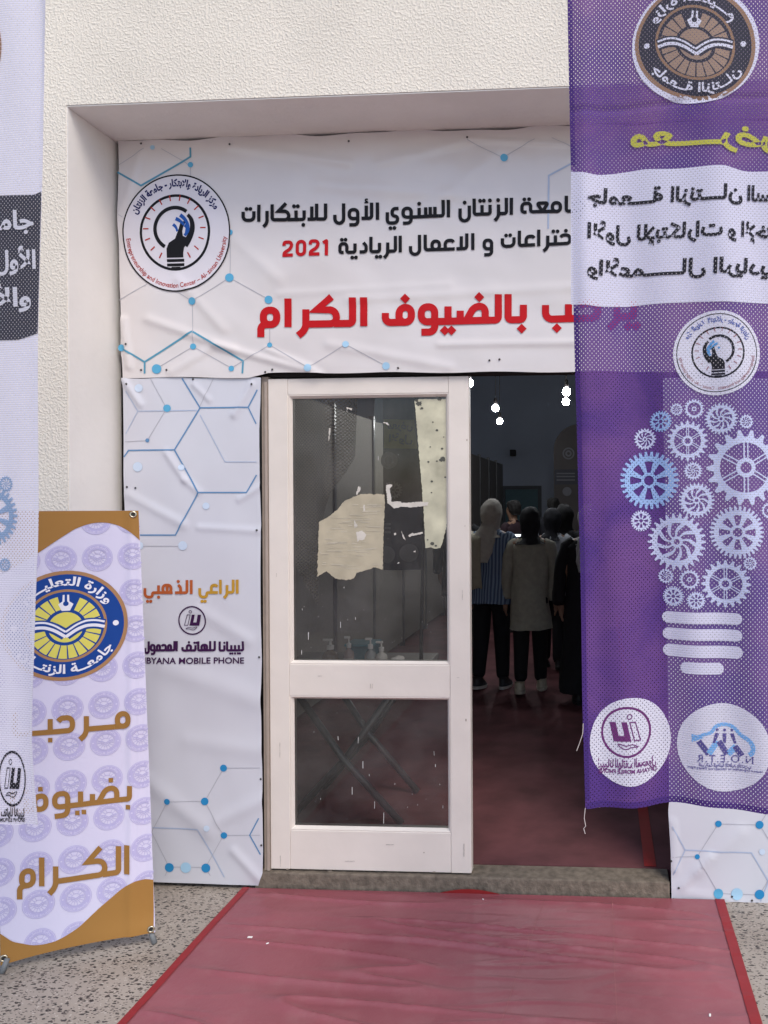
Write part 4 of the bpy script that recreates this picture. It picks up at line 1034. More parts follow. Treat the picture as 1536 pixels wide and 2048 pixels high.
state_emblem(P, lambda x, y: (ec[0] + x * er, ec[1] + y * er), (vinyl('emblem tan', (.36, .20, .10)), vinyl('emblem blue', (.012, .055, .26)), vinyl('emblem yellow', (.66, .60, .11)), vinyl('emblem white', (.76, .75, .82))))
P.build('round_emblem', xb)
P = Print(xs_, .0032)
P = Print(xs_, .0032); kit_word(P, 'مــرحبــا', 24, 262, 1475, 1455.5, 50, V_tanl, wd=21, dot='square', dr=9); P.build('tan_lettering', xb)
P = Print(xs_, .0032); kit_word(P, 'بضيوفنا', 20, 266, 1630, 1601, 50, V_tanl, wd=21, dot='square', dr=9); P.build('tan_lettering', xb)
P = Print(xs_, .0032); kit_word(P, 'الكــرام', 33, 260, 1780, 1746, 58, V_tanl, wd=19, dot='square', dr=9); P.build('tan_lettering', xb)
M_grom = mat('brass eyelet', (.62, .55, .42), rough=.25, metal=1, noise_amt=0); M_rod = mat('grey stand tube', (.16, .17, .18), rough=.35, metal=.5); M_rub = mat('grey rubber foot', (.17, .18, .19), rough=.6)
def eyelet(x, y):
    p = xs_.w(xs_.px(x, y), .004) - xb.location; bm = bmesh.new(); n = xs_.n; a1 = xs_.s; a2 = xs_.t; rings = []
    for k in range(20):
        a = k / 20 * 6.2832; d = a1 * math.cos(a) + a2 * math.sin(a)
        rings.append([bm.verts.new(p + d * (.0095 + .0035 * math.cos(q)) + n * .0025 * math.sin(q)) for q in (0, 1.05, 2.1, 3.14, 4.2, 5.24)])
    for k in range(20):
        for q in range(6): bm.faces.new((rings[k][q], rings[k][(q + 1) % 6], rings[(k + 1) % 20][(q + 1) % 6], rings[(k + 1) % 20][q]))
    from_bm('eyelet', bm, M_grom, xb, smooth=True)
    bm = bmesh.new(); bmesh.ops.create_circle(bm, cap_ends=True, radius=.0065, segments=14, matrix=Matrix.Translation(p - n * .0012) @ xs_.n.to_track_quat('Z', 'Y').to_matrix().to_4x4()); from_bm('eyelet_hook', bm, mat('dark hook', (.02, .02, .02), rough=.5), xb)
for x, y in ((267, 1029), (303, 1855), (8, 1916), (-36, 1030)): eyelet(x, y)
def rod(a_, b_, r=.006):
    bm = bmesh.new(); add_tube(bm, [Vector(a_) - xb.location, Vector(b_) - xb.location], r, 8); return from_bm('stand_tube', bm, M_rod, xb)
bk_ = -xs_.n
mid = (gR + gL) / 2 + Vector((0, 0, .75)) + bk_ * .05
for g_, top in ((gR, (-36, 1030)), (gL, (267, 1029))):
    t_ = xs_.w(xs_.px(*top), -.035); foot = Vector((g_.x, g_.y, .012)) + bk_ * .012
    bm = bmesh.new(); add_tube(bm, [foot - xb.location, mid - xb.location, t_ - xb.location], .006, 8); from_bm('stand_tube', bm, M_rod, xb)
    bm = bmesh.new(); d = (mid - foot).normalized(); add_tube(bm, [foot - d * .012 - xb.location + Vector((0, 0, .002)) + xs_.n * .02, foot + d * .035 - xb.location + xs_.n * .012], [.0095, .0085], 12); from_bm('rubber_foot', bm, M_rub, xb, smooth=True)

# ================================================================== HANGING FLAGS
FY = 1.8
def pdisp(s, t):
    k = min(1, max(0, (2.75 - t) / 1.2))
    d = .018 * math.sin(s * 17 + .8 + t * 1.1) * (.4 + .6 * k) + .009 * math.sin(s * 41 + t * 3.2 + 1.5) * k + .01 * n3(s * 3, t * 1.4, 41) + .004 * n3(s * 11, t * 3, 43)
    d += .008 * math.exp(-((s + .035) / .02) ** 2)
    d -= .005 * math.exp(-((t - 2.535 + s * -.05) / .006) ** 2)      # folded crease across the top
    return d
ps = Sheet((0, FY, 0), (0, -1, 0), pdisp)
pf = thing('hanging_flag', 'purple perforated mesh flag with white gears forming a light bulb, lettering reversed', 'flag', (0, FY, 0), 'mesh flags hanging in front of the entrance')
pL = curve1([(-260, 1133), (0, 1135), (120, 1137), (345, 1142), (480, 1145), (610, 1147), (740, 1150), (830, 1153), (1000, 1157), (1100, 1160), (1250, 1163), (1400, 1165), (1600, 1171), (1650, 1172)])
pB = lambda x: 1607 + (x - 1170) * .032 + 2.2 * math.sin((x - 1170) * .02)
F_pur = fabric('purple mesh cloth', (.10, .045, .245), (.18, .08, .28), base_t=.05)
F_hem = fabric('purple hem cloth', (.075, .035, .21), (.10, .04, .24), base_t=.02)
F_wht = fabric('white flag print', (.80, .79, .94), base_t=.02); F_wht2 = fabric('white disc print', (.82, .81, .92), base_t=.02); F_gear = fabric('pale gear print', (.68, .73, .96), base_t=.02); F_sky = fabric('light blue gear print', (.40, .58, .92), base_t=.02)
F_blk = fabric('black flag print', (.022, .022, .03), base_t=.02); F_yel = fabric('yellow flag print', (.60, .58, .10), base_t=.02); F_plum = fabric('plum flag print', (.19, .045, .20), base_t=.02)
build_sheet('cloth', ps, pL, K(1690), K(-260), pB, F_pur, pf, nx=130, ny=330)
def band(sheet, name, pts_top, pts_bot, m, parent, base=.0012, L=.014):
    P = Print(sheet, base); n = 60; xs0, xs1 = pts_top[0][0], pts_top[-1][0]; ft, fb = curve1(pts_top), curve1(pts_bot); V = []
    f2 = lambda f, x: (f(x - 12) + 2 * f(x) + f(x + 12)) / 4
    for k in range(n + 1):
        x = xs0 + (xs1 - xs0) * k / n; V += [(x, f2(ft, x)), (x, f2(fb, x))]
    P.add(V, [(2 * k, 2 * k + 1, 2 * k + 3, 2 * k + 2) for k in range(n)], m); return P.build(name, parent, L=L)
band(ps, 'white_band', [(1142.3, 347), (1170, 351.5), (1196, 352), (1240, 344), (1288, 338), (1340, 340), (1394, 338), (1447, 335), (1487, 345), (1536, 342), (1680, 340)], [(1147.5, 611), (1196, 615), (1240, 612), (1288, 607), (1394, 605), (1473, 608), (1536, 605), (1680, 606)], F_wht, pf)
P = Print(ps, .0012)
P.stroke([(pL(y) + 5, y) for y in range(-250, 341, 15)], 9, F_hem); P.build('sewn_hem', pf); P = Print(ps, .0012); P.stroke([(pL(y) + 5, y) for y in range(616, 1601, 25)], 9, F_hem); P.stroke([(pL(1600) + 4 + k * 14, pB(pL(1600) + 4 + k * 14) - 6) for k in range(36)], 12, F_hem)
P.build('sewn_hem', pf)
P = Print(ps, .0026)
put_text(P, arabic('معــــرض'), 1261, 1578, 293, 292, 62, F_yel, bold=.035, mirror=True)
P.build('yellow_heading', pf)
P = Print(ps, .0026)
for tx, x0, x1, y in (('جامعـــة', 1176, 1326, 408), ('الزنتـــان', 1341, 1484, 405), ('السنوي', 1494, 1600, 402), ('الأول', 1175, 1262, 480), ('للإبتكارات', 1274, 1443, 478), ('و', 1453, 1471, 477), ('الإختراعات', 1481, 1640, 475), ('والأعمـــــال', 1175, 1410, 552), ('الريادية', 1424, 1560, 550)):
    P = Print(ps, .0026); put_text(P, arabic(tx), x0, x1, y, y - (x1 - x0) * .02, 41, F_blk, bold=.035, mirror=True); P.build('black_lettering', pf)
P = Print(ps, .0026); fr = local(ps, 1391, 92, 128, mirror=True, ry=122)
P.disc(0, 0, 1.0, F_wht, fr=fr, n=60, rings=10, off=0); P.base += .0002
f_em = lambda x, y: fr(x * .945 + .035 * math.sin(3.2 * y + .6) * (1 - .5 * math.hypot(x, y)), y * .945 + .03 * math.sin(3.5 * x))
state_emblem(P, f_em, (fabric('emblem tan cloth', (.36, .22, .15), base_t=.02), fabric('emblem slate cloth', (.055, .055, .085), base_t=.06), fabric('emblem rose tan cloth', (.43, .30, .24), base_t=.06), F_wht))
P.build('round_emblem', pf)
P = Print(ps, .0026); fr = local(ps, 1432.6, 708, 87, mirror=True, ry=85)
centre_logo(P, fr, (F_blk, fabric('faded red print', (.34, .14, .16), base_t=.02), fabric('faded navy print', (.08, .12, .40), base_t=.02), fabric('faded blue print', (.14, .38, .72), base_t=.02)), disc=F_wht2)
P.build('round_logo', pf)
for cx, cy_, r, kind, n, m in ((1353, 819, 12.5, 'c', 14, F_gear), (1388, 818, 20, 'd', 18, F_gear), (1440.5, 838.7, 32, 'c', 26, F_gear), (1489, 845, 14.5, 'c', 14, F_gear), (1322, 842, 21.5, 's', 22, F_sky), (1291, 877, 22.5, 'c', 20, F_gear), (1375, 882, 41, 'spoke', 20, F_gear), (1488, 936, 76, 'spoke', 18, F_gear), (1299, 960.5, 59, 's', 30, F_sky), (1386, 942, 18.5, 'c', 20, F_gear), (1393, 1000.7, 36, 'c', 26, F_gear), (1283, 1042, 21.5, 's', 24, F_gear), (1354, 1084, 58, 'c', 26, F_gear), (1472, 1064, 53, 's', 34, F_gear), (1536, 1021, 16, 'd', 14, F_gear), (1496, 1125, 13.5, 'c', 14, F_gear), (1333, 1153.5, 15.5, 'c', 16, F_gear), (1379, 1159, 20.5, 'd', 18, F_gear), (1450, 1167, 48, 'spoke', 20, F_gear), (1347.5, 1194, 20.5, 's', 26, F_gear), (1392, 1201, 18.5, 's', 22, F_gear), (1570, 905, 24, 'c', 20, F_gear), (1575, 1080, 30, 's', 24, F_gear)):
    P = Print(ps, .0016, step=.0001); gear(P, local(ps, cx, cy_, r, mirror=True), n, kind, m); P.build('gear_print', pf, L=.02)
for x0, x1, y0, y1 in ((1325.5, 1481.5, 1225, 1248), (1327, 1482, 1258, 1281), (1327.7, 1483, 1291, 1315.5), (1362, 1447, 1325, 1348.5)):
    P = Print(ps, .0016); h = (y1 - y0) / 2; V = []
    for k in range(13):
        a = math.pi / 2 + math.pi * k / 12; V.append((x0 + h + h * math.cos(a), (y0 + y1) / 2 - h * math.sin(a)))
    R2 = [(x1 - h - (x - x0 - h), y) for x, y in V]
    P.add(V + R2, [(k, k + 1, 14 + k, 13 + k) for k in range(12)], F_wht); P.build('bulb_base_bar', pf)
P = Print(ps, .0016); fr = local(ps, 1261.5, 1481.5, 82, mirror=True, ry=88)
P.disc(0, 0, 1, F_wht2, fr=fr, n=56, rings=7, off=0); P.base += .0003
f3 = lambda x, y: fr(x * .62 + .11, y * .58 + .23); phone_logo(P, f3, F_plum)
P.build('round_sponsor_logo', pf)
P = Print(ps, .0022)
for tx, x0, x1 in (('ليبيانا', 1196, 1227), ('للهاتف', 1230, 1264), ('المحمول', 1268, 1313)): put_text(P, arabic(tx), x0, x1, 1530, 1531, 22, F_plum, bold=.03, mirror=True)
put_text(P, 'LIBYANA MOBILE PHONE', 1197, 1314, 1542, 1544, 11.5, F_plum, bold=.03, mirror=True)
P.build('sponsor_lettering', pf)
P = Print(ps, .0016); fr = local(ps, 1446, 1493, 91, mirror=True, ry=89); P.disc(0, 0, 1, F_wht2, fr=fr, n=56, rings=7, off=0); P.base += .0003
F_cl = fabric('cloud blue print', (.24, .50, .86), base_t=.02); F_ind = fabric('indigo print', (.12, .10, .32), base_t=.02)
c = lambda x, y: (-(x - 1195) / 344, -(y - 1108) / 337)      # measured on the enlarged photo, un-mirrored
P.stroke([c(*p) for p in ((985, 1045), (1060, 1010), (1110, 1000), (1130, 950), (1205, 925), (1280, 950), (1320, 1010), (1375, 1030), (1415, 1085), (1400, 1140), (1380, 1150))], [.07, .10], F_cl, r=.12, fr=fr)
P.poly([c(*p) for p in ((958, 1018), (1050, 1040), (960, 1082))], F_cl, fr=fr)
for a_, b_, m in (((1010, 1068), (1085, 1165), F_ind), ((1085, 1160), (1150, 1062), F_cl), ((1160, 1062), (1225, 1160), F_ind), ((1230, 1160), (1290, 1095), F_cl), ((1280, 1095), (1330, 1162), F_ind)):
    P.stroke([c(*a_), c(*b_)], .13, m, fr=fr)
for x in (1150, 1205, 1258): P.disc(*c(x, 975), .032, F_ind, fr=fr, n=10, rings=1); P.stroke([c(x, 1000), c(1205 + (x - 1205) * 1.5, 1075)], [.09, .05], F_ind, fr=fr)
P.build('round_cloud_logo', pf)
P = Print(ps, .0022); put_text(P, 'N.O.E.T.R', 1394, 1503, 1523, 1522, 21, F_ind, bold=.008, mirror=True, space=1.25)
put_text(P, arabic('المنظمة الوطنية للتعليم والتدريب'), 1398, 1499, 1532, 1531, 11, F_ind, bold=.03, mirror=True); put_text(P, 'National Organization for Education and Training Rights', 1376, 1521, 1538, 1538, 6.5, F_ind, bold=.02, mirror=True)
P.build('small_lettering', pf)
M_thr = mat('loose thread', (.55, .48, .46), rough=.9, noise_amt=0)
for pts in (((1171, 1605), (1169, 1625), (1172, 1640), (1168, 1645), (1171, 1655)), ((1167, 1440), (1166, 1460), (1160, 1478), (1154, 1494))):
    bm = bmesh.new(); add_tube(bm, [ps.w(ps.px(*p), .003) - pf.location for p in pts], .0009, 5); from_bm('loose_thread', bm, M_thr, pf)

def wdisp(s, t):
    x = s + 1.315
    d = .010 * math.sin(s * 14 + t * .9) + .006 * n3(s * 4, t * 1.2, 51) + .004 * n3(s * 13, t * 2.5, 53)
    lf = -.035 - .012 * math.sin(t * 2.2)
    d += .012 / (1 + math.exp(-(x - lf) / .006)) - .006
    return d
ws_ = Sheet((0, FY, 0), (0, -1, 0), wdisp)
wf = thing('hanging_flag', 'white perforated mesh flag with a black lettered band, draped beside the tan banner stand', 'flag', (0, FY, 0), 'mesh flags hanging in front of the entrance')
wR = curve1([(-260, 99), (0, 95), (150, 91), (250, 89), (385, 87), (520, 83), (650, 79), (700, 78), (1020, 79), (1100, 77), (1200, 72), (1300, 68), (1400, 63), (1480, 60), (1560, 65), (1655, 75)])
wB = lambda x: 1652 + (x - 75) * -.02 + 1.5 * math.sin(x * .08)
F_w1 = fabric('white mesh cloth', (.74, .73, .86), base_t=.04, hr=(.10, .15)); F_slate = fabric('slate band print', (.050, .052, .075), base_t=.07); F_wtx = fabric('white band lettering', (.74, .73, .82), holes=False)
F_lb = fabric('faded blue gear print', (.30, .42, .62), base_t=.02, hr=(.08, .12))
build_sheet('cloth', ws_, K(-420), wR, K(-260), wB, F_w1, wf, nx=110, ny=300)
P = Print(ws_, .0014); V = []
for k in range(61):
    y = 386 + (672 - 386) * k / 60; V += [(-415, y + 8 + 4 * math.sin(k * .1)), (wR(y) - .8, y)]
V = []
for k in range(61):
    x = -415 + (wR(386) + 415) * k / 60; e = max(0, (x - 72) / 14); V += [(min(x, wR(386) - .5), 391 - 6 * e), (min(-415 + (wR(668) + 415) * k / 60, wR(668) - .5), 680 - 10 * max(0, (x - 44) / 35))]
P.add(V, [(2 * k, 2 * k + 1, 2 * k + 3, 2 * k + 2) for k in range(60)], F_slate); P.build('black_band', wf)
P = Print(ws_, .0030)
for tx, x0, x1, y in (('جامعـــة', -95, 72, 459), ('الأول', -12, 76, 538), ('والأعمـــال', -190, 66, 612)): P = Print(ws_, .0030); put_text(P, arabic(tx), x0, x1, y, y, 50, F_wtx, bold=.035); P.build('white_lettering', wf)
for cx, cy_, r, kind, n in ((-24, 1032, 58, 's', 30), (4, 1130, 13, 's', 16), (8, 968, 16, 'c', 18)):
    P = Print(ws_, .0016); gear(P, local(ws_, cx, cy_, r), n, kind, F_lb); P.build('gear_print', wf, L=.02)
P = Print(ws_, .0016); phone_logo(P, local(ws_, 17, 1561, 29, ry=54), F_blk); P.build('round_sponsor_logo', wf)
P = Print(ws_, .0016)
for tx, x0, x1 in (('ليبيانا', 21, 43), ('للهاتف', -6, 18), ('المحمول', -34, -9)): put_text(P, arabic(tx), x0, x1, 1636, 1636, 22, F_blk, bold=.04)
put_text(P, 'LIBYANA MOBILE PHONE', -40, 45, 1648, 1647, 11, F_blk, bold=.03); P.build('sponsor_lettering', wf)
P = Print(ws_, .0016); state_emblem(P, local(ws_, -103, 95, 108, ry=112), (fabric('emblem tan cloth', 0), fabric('emblem slate cloth', 0), fabric('emblem rose tan cloth', 0), F_wtx)); P.build('round_emblem', wf)
P = Print(ws_, .0014); P.stroke([(wR(y) - 3, y) for y in range(700, 1651, 25)], 5, F_wtx); P.stroke([(wR(y) - 2.5, y) for y in range(-250, 386, 25)], 4, F_wtx); P.build('sewn_hem', wf)
# one horizontal pole carries both flags just above the picture
pole = thing('flag_pole', 'grey horizontal pole above the entrance from which both mesh flags hang', 'pole', (0, FY, 3.05))
bm = bmesh.new(); zt = ps.w(ps.px(1300, -250))[2]; add_tube(bm, [(-3.6, 0, zt - 3.05), (2.6, 0, zt - 3.05)], .016, 10); from_bm('tube', bm, M_rod, pole)
bm = bmesh.new(); add_tube(bm, [(-3.55, 0, zt - 3.05), (-3.55, YF - FY, zt - 3.05)], .012, 8); from_bm('wall_bracket', bm, M_rod, pole)
bm = bmesh.new(); add_tube(bm, [(2.55, 0, zt - 3.05), (2.55, YF - FY, zt - 3.05)], .012, 8); from_bm('wall_bracket', bm, M_rod, pole)

# ================================================================== INSIDE THE HALL
def bulb(x, y, Y, label):
    p = onY(x, y, Y); t = thing('pendant_bulb', label, 'light bulb', p, 'bare bulbs hanging in the hall')
    bm = bmesh.new(); add_lathe(bm, (0, 0, 0), [(.012, .036), (.026, .032), (.034, .02), (.036, 0), (.033, -.017), (.023, -.028), (.004, -.032)], 16); from_bm('globe', bm, mat('lit bulb', (.93, .97, 1), emit=185, noise_amt=0), t, smooth=True)
    bm = bmesh.new(); add_lathe(bm, (0, 0, .037), [(.018, 0), (.020, .02), (.016, .07), (.006, .085)], 12); from_bm('socket', bm, M_dark, t, smooth=True)
    bm = bmesh.new(); add_tube(bm, [(0, 0, .14), (0, 0, 4.6 - p.z)], .004, 6); from_bm('cord', bm, M_dark, t)
bulb(938, 767, 6.6, 'bare lit bulb half hidden behind the door frame, highest on its side of the hall')
bulb(991, 817, 8.4, 'bare lit bulb hanging by the door frame, the upper one of that close pair')
bulb(999.5, 843, 9.8, 'bare lit bulb hanging by the door frame, the lower one of that close pair')
bulb(1133, 784, 7.2, 'bare lit bulb beside the purple flag edge, the upper one of that pair')
bulb(1132, 804, 8.0, 'bare lit bulb beside the purple flag edge, the lower one of that pair')

pw = thing('exhibition_partition', 'long pale exhibition partition of upright panels along the hall', 'partition', (-2.12, 5, HF))
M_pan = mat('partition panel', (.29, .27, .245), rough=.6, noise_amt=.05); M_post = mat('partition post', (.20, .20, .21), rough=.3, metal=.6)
for k in range(12):
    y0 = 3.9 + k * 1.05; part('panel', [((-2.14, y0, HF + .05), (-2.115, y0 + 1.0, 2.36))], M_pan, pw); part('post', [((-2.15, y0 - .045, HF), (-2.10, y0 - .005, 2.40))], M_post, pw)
sp = thing('wall_speaker', 'small black box fixed high on the far hall wall', 'speaker', onY(1026, 906, 16.9))
part('case', [((sp.location.x - .06, 16.82, sp.location.z - .07), (sp.location.x + .06, 16.995, sp.location.z + .07))], M_dark, sp, bev=.01); part('grille', [((sp.location.x - .045, 16.812, sp.location.z - .05), (sp.location.x + .045, 16.819, sp.location.z + .05))], mat('speaker grille', (.05, .05, .055), rough=.8), sp)

ab = thing('arched_display', 'dark arch topped display board with a round emblem and lettered band in the hall', 'display board', onY(1160, 1000, 12))
aS = Sheet((0, 12, 0), (0, -1, 0), flat)
M_arch = mat('arch board', (.055, .045, .045), rough=.6, noise_amt=.2, nscale=2); M_archb = mat('arch band', (.03, .03, .045), rough=.6); M_archw = mat('arch print', (.13, .13, .15), rough=.6)
bm = bmesh.new(); q0 = onY(1108, 1000, 12); q1 = onY(1212, 1000, 12); cx = (q0.x + q1.x) / 2; rr0 = (q1.x - q0.x) / 2; zc = onY(1160, 900, 12).z
poly = [(q0.x, 12, HF), (q1.x, 12, HF)] + [(cx + rr0 * math.cos(k / 24 * math.pi), 12, zc + rr0 * math.sin(k / 24 * math.pi)) for k in range(25)]
add_prism(bm, [Vector(p) - ab.location for p in poly], (0, .05, 0)); from_bm('board', bm, M_arch, ab)
P = Print(aS, .003); P.stroke([(1109, 954), (1211, 953)], 30, M_archb)
for y in (947, 953, 960): P.stroke([(1113, y), (1150, y)], 2.4, M_archw)
P.build('lettered_band', ab, L=.2)
P = Print(aS, .004); P.ring(1137, 907, 9, 12, M_archw, n=24); P.build('round_emblem', ab, L=.2); P = Print(aS, .004); P.ring(1137, 907, 3, 6.5, M_archw, n=20); P.build('emblem_core', ab, L=.2); P = Print(aS, .004); P.ring(1134, 983, 0.1, 9, M_archw, n=20); P.build('round_logo', ab, L=.2)

# purple flag seen through the glass, and net cloth added for a reflected flag
f2 = thing('indoor_flag', 'dim purple flag with yellow heading and round logos, seen through the upper door glass', 'flag', onY(805, 1000, 5.2))
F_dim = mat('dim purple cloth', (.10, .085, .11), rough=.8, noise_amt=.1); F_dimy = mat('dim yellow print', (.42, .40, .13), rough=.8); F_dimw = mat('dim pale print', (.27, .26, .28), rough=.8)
iS = Sheet((0, 5.2, 0), (0, -1, 0), lambda s, t: .02 * math.sin(s * 22 + t))
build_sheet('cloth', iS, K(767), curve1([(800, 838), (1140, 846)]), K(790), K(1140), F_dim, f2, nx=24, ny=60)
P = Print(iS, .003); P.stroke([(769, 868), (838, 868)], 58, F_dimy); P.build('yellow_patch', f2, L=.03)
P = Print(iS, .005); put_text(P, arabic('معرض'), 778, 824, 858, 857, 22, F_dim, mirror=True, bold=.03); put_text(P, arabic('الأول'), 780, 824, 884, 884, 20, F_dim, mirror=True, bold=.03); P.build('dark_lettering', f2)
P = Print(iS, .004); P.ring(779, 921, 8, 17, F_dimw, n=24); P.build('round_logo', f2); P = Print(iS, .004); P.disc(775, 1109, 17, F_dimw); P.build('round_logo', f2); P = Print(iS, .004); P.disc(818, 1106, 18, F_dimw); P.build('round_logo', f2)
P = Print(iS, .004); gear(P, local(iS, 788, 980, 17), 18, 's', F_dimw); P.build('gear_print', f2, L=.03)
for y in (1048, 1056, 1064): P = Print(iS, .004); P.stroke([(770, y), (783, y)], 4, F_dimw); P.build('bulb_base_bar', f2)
F_reflnet = fabric('pale stand-in net cloth', (.50, .45, .38), base_t=.25, pitch=(.022, .022), hr=(.26, .26))  # net cloth added to stand for a mesh flag reflected in the pane
nd = thing('reflection_net', 'pale stand-in net cloth added behind the upper door glass for a reflected mesh flag', 'drape', onY(640, 900, 4.6))
nS = Sheet((0, 4.6, 0), (0, -1, 0), lambda s, t: .05 * math.sin(s * 16 + t * 1.5) + .02 * math.sin(s * 37))
build_sheet('cloth', nS, K(562), curve1([(790, 712), (915, 708), (985, 668), (1100, 632), (1150, 630)]), K(780), lambda x: 1070 + (x - 560) * .9, F_reflnet, nd, nx=60, ny=60)

ft = thing('folding_table', 'folding table with crossed tube legs just inside the glazed door', 'table', (-1.05, 3.85, HF))
tz = .80
part('table_top', [((-1.62, 3.56, tz - .03), (-.88, 4.10, tz))], mat('grey table top', (.16, .15, .145), rough=.5), ft, bev=.006)
for x0, x1, y in ((-1.52, -.96, 3.62), (-.96, -1.52, 3.66), (-1.50, -.98, 4.02), (-.98, -1.50, 4.06)):
    bm = bmesh.new(); add_tube(bm, [Vector((x0, y, tz - .03)) - ft.location, Vector(((x0 + x1) / 2, y, tz * .5 - .02)) - ft.location, Vector((x1, y, HF + .01)) - ft.location], .017, 10); from_bm('leg', bm, mat('steel tube', (.13, .135, .14), rough=.4, metal=.5), ft, smooth=True)
def bottle(x, w_, h_, body, label, pump=(.7, .68, .66), cap=None):
    p = onY(x, 1318, 3.66); p.z = tz + .001; t = thing('pump_bottle', label, 'bottle', p, 'pump bottles on the table'); r = w_ / 2
    bm = bmesh.new(); add_lathe(bm, (0, 0, 0), [(r * .92, 0), (r, .006), (r, h_ * .48), (r * .8, h_ * .56), (r * .36, h_ * .62), (r * .36, h_ * .67)], 18); from_bm('body', bm, mat('bottle ' + label[:18], body, rough=.2), t, smooth=True)
    bm = bmesh.new(); add_lathe(bm, (0, 0, h_ * .67), [(r * .45, 0), (r * .45, h_ * .12), (r * .16, h_ * .14), (r * .13, h_ * .28)], 12)
    add_box(bm, (-r * .95, -r * .18, h_ * .93), (r * .28, r * .18, h_ * 1.0), .003); from_bm('pump', bm, mat('white pump', pump, rough=.4), t)
    bm = bmesh.new(); n = 9; pv = None
    for k in range(n + 1):
        a = math.pi * (1.15 + .7 * k / n); q = [bm.verts.new((r * 1.03 * math.cos(a), r * 1.03 * math.sin(a), z)) for z in (h_ * .1, h_ * .38)]
        if pv: bm.faces.new((pv[0], q[0], q[1], pv[1]))
        pv = q
    from_bm('paper_label', bm, mat('bottle label paper', (.5, .46, .42), rough=.6), t)
bottle(661, .078, .152, (.22, .16, .12), 'amber pump bottle with a pale label, nearest the door hinge')
bottle(698, .05, .165, (.34, .26, .24), 'slim pinkish pump bottle standing between the amber bottle and the clear one')
bottle(741, .056, .158, (.34, .36, .36), 'clear pump bottle standing in front of the white one')
bottle(763, .058, .142, (.66, .64, .60), 'opaque white pump bottle next to the clear bottle')
bx_ = thing('tissue_box', 'low white carton lying between the pump bottles', 'box', onY(681, 1323, 3.60)); bx_.location.z = tz
part('carton', [((bx_.location.x - .045, 3.585, tz + .001), (bx_.location.x + .045, 3.64, tz + .03))], mat('white carton', (.55, .53, .50), rough=.6), bx_, bev=.002); part('flap', [((bx_.location.x - .043, 3.586, tz + .031), (bx_.location.x + .01, 3.638, tz + .034))], mat('white carton', 0), bx_)
tb = thing('storage_tub', 'teal plastic tub standing behind the pump bottles', 'tub', onY(725, 1310, 3.95)); tb.location.z = tz
bm = bmesh.new(); add_prism(bm, [Vector((-.06, -.06, 0)), Vector((.06, -.06, 0)), Vector((.07, -.06, .07)), Vector((-.07, -.06, .07))], (0, .14, 0)); from_bm('body', bm, mat('teal plastic', (.06, .16, .20), rough=.4), tb)
bm = bmesh.new(); add_box(bm, (-.076, -.07, .071), (.076, .09, .083), .004); from_bm('lid', bm, mat('teal lid', (.05, .20, .26), rough=.4), tb)
tw = thing('white_tissue', 'crumpled white tissue lying beside the opaque white bottle', 'tissue', onY(795, 1312, 3.8)); tw.location.z = tz + .02
bm = bmesh.new(); bmesh.ops.create_icosphere(bm, subdivisions=3, radius=.035)
for v in bm.verts: v.co *= 1 + .5 * n3(v.co.x * 40, v.co.y * 40, v.co.z * 40 + 3); v.co.z *= .6
from_bm('tissue', bm, mat('tissue white', (.6, .58, .58), rough=.9), tw)
cb = thing('black_cable', 'black cable hanging in a slight curve behind the upper door glass', 'cable', onY(845, 1000, 3.32))
bm = bmesh.new(); add_tube(bm, [onY(510 + x / 3.357, 740 + y / 3.357, 3.32) - cb.location for x, y in ((1068, 180), (1075, 300), (1092, 440), (1110, 580), (1124, 760), (1132, 900), (1130, 1100), (1124, 1400), (1118, 1700), (1116, 1950))], [.006, .007, .009, .010, .010, .009, .008, .007, .008, .009], 8); from_bm('cable', bm, M_dark, cb, smooth=True)
# ================================================================== PEOPLE
M_skin = mat('skin', (.30, .17, .115), rough=.5, noise_amt=.03)
def skin(name, joints, edges, m, parent, root=0, sub=2):
    me = bpy.data.meshes.new(name); me.from_pydata([j[:3] for j in joints], edges, [])
    o = bpy.data.objects.new(name, me); C.objects.link(o); o.modifiers.new('s', 'SKIN'); sb = o.modifiers.new('u', 'SUBSURF'); sb.levels = sb.render_levels = sub
    for i, j in enumerate(joints):
        v = me.skin_vertices[0].data[i]; v.radius = (j[3], j[4] if len(j) > 4 else j[3]); v.use_root = i == root
    dg = bpy.context.evaluated_depsgraph_get(); m2 = bpy.data.meshes.new_from_object(o.evaluated_get(dg)); bpy.data.objects.remove(o); bpy.data.meshes.remove(me)
    m2.name = name
    for p in m2.polygons: p.use_smooth = True
    return link(name, m2, m, parent)
def loft(bm, rings, n=28, fold=0, k=9, ph=0):
    R = []
    for i, (z, cx, cy, rx, ry) in enumerate(rings):
        f = fold * i / max(1, len(rings) - 1); r = []
        for q in range(n):
            a = q / n * 6.2832; s = 1 + f * math.sin(a * k + ph + i * .25) + f * .6 * math.sin(a * 5 + i)
            r.append(bm.verts.new((cx + rx * s * math.cos(a), cy + ry * s * math.sin(a), z)))
        R.append(r)
    for a_, b_ in zip(R, R[1:]):
        for q in range(n): bm.faces.new((a_[q], a_[(q + 1) % n], b_[(q + 1) % n], b_[q]))
    bm.faces.new(R[0]); bm.faces.new(R[-1][::-1])
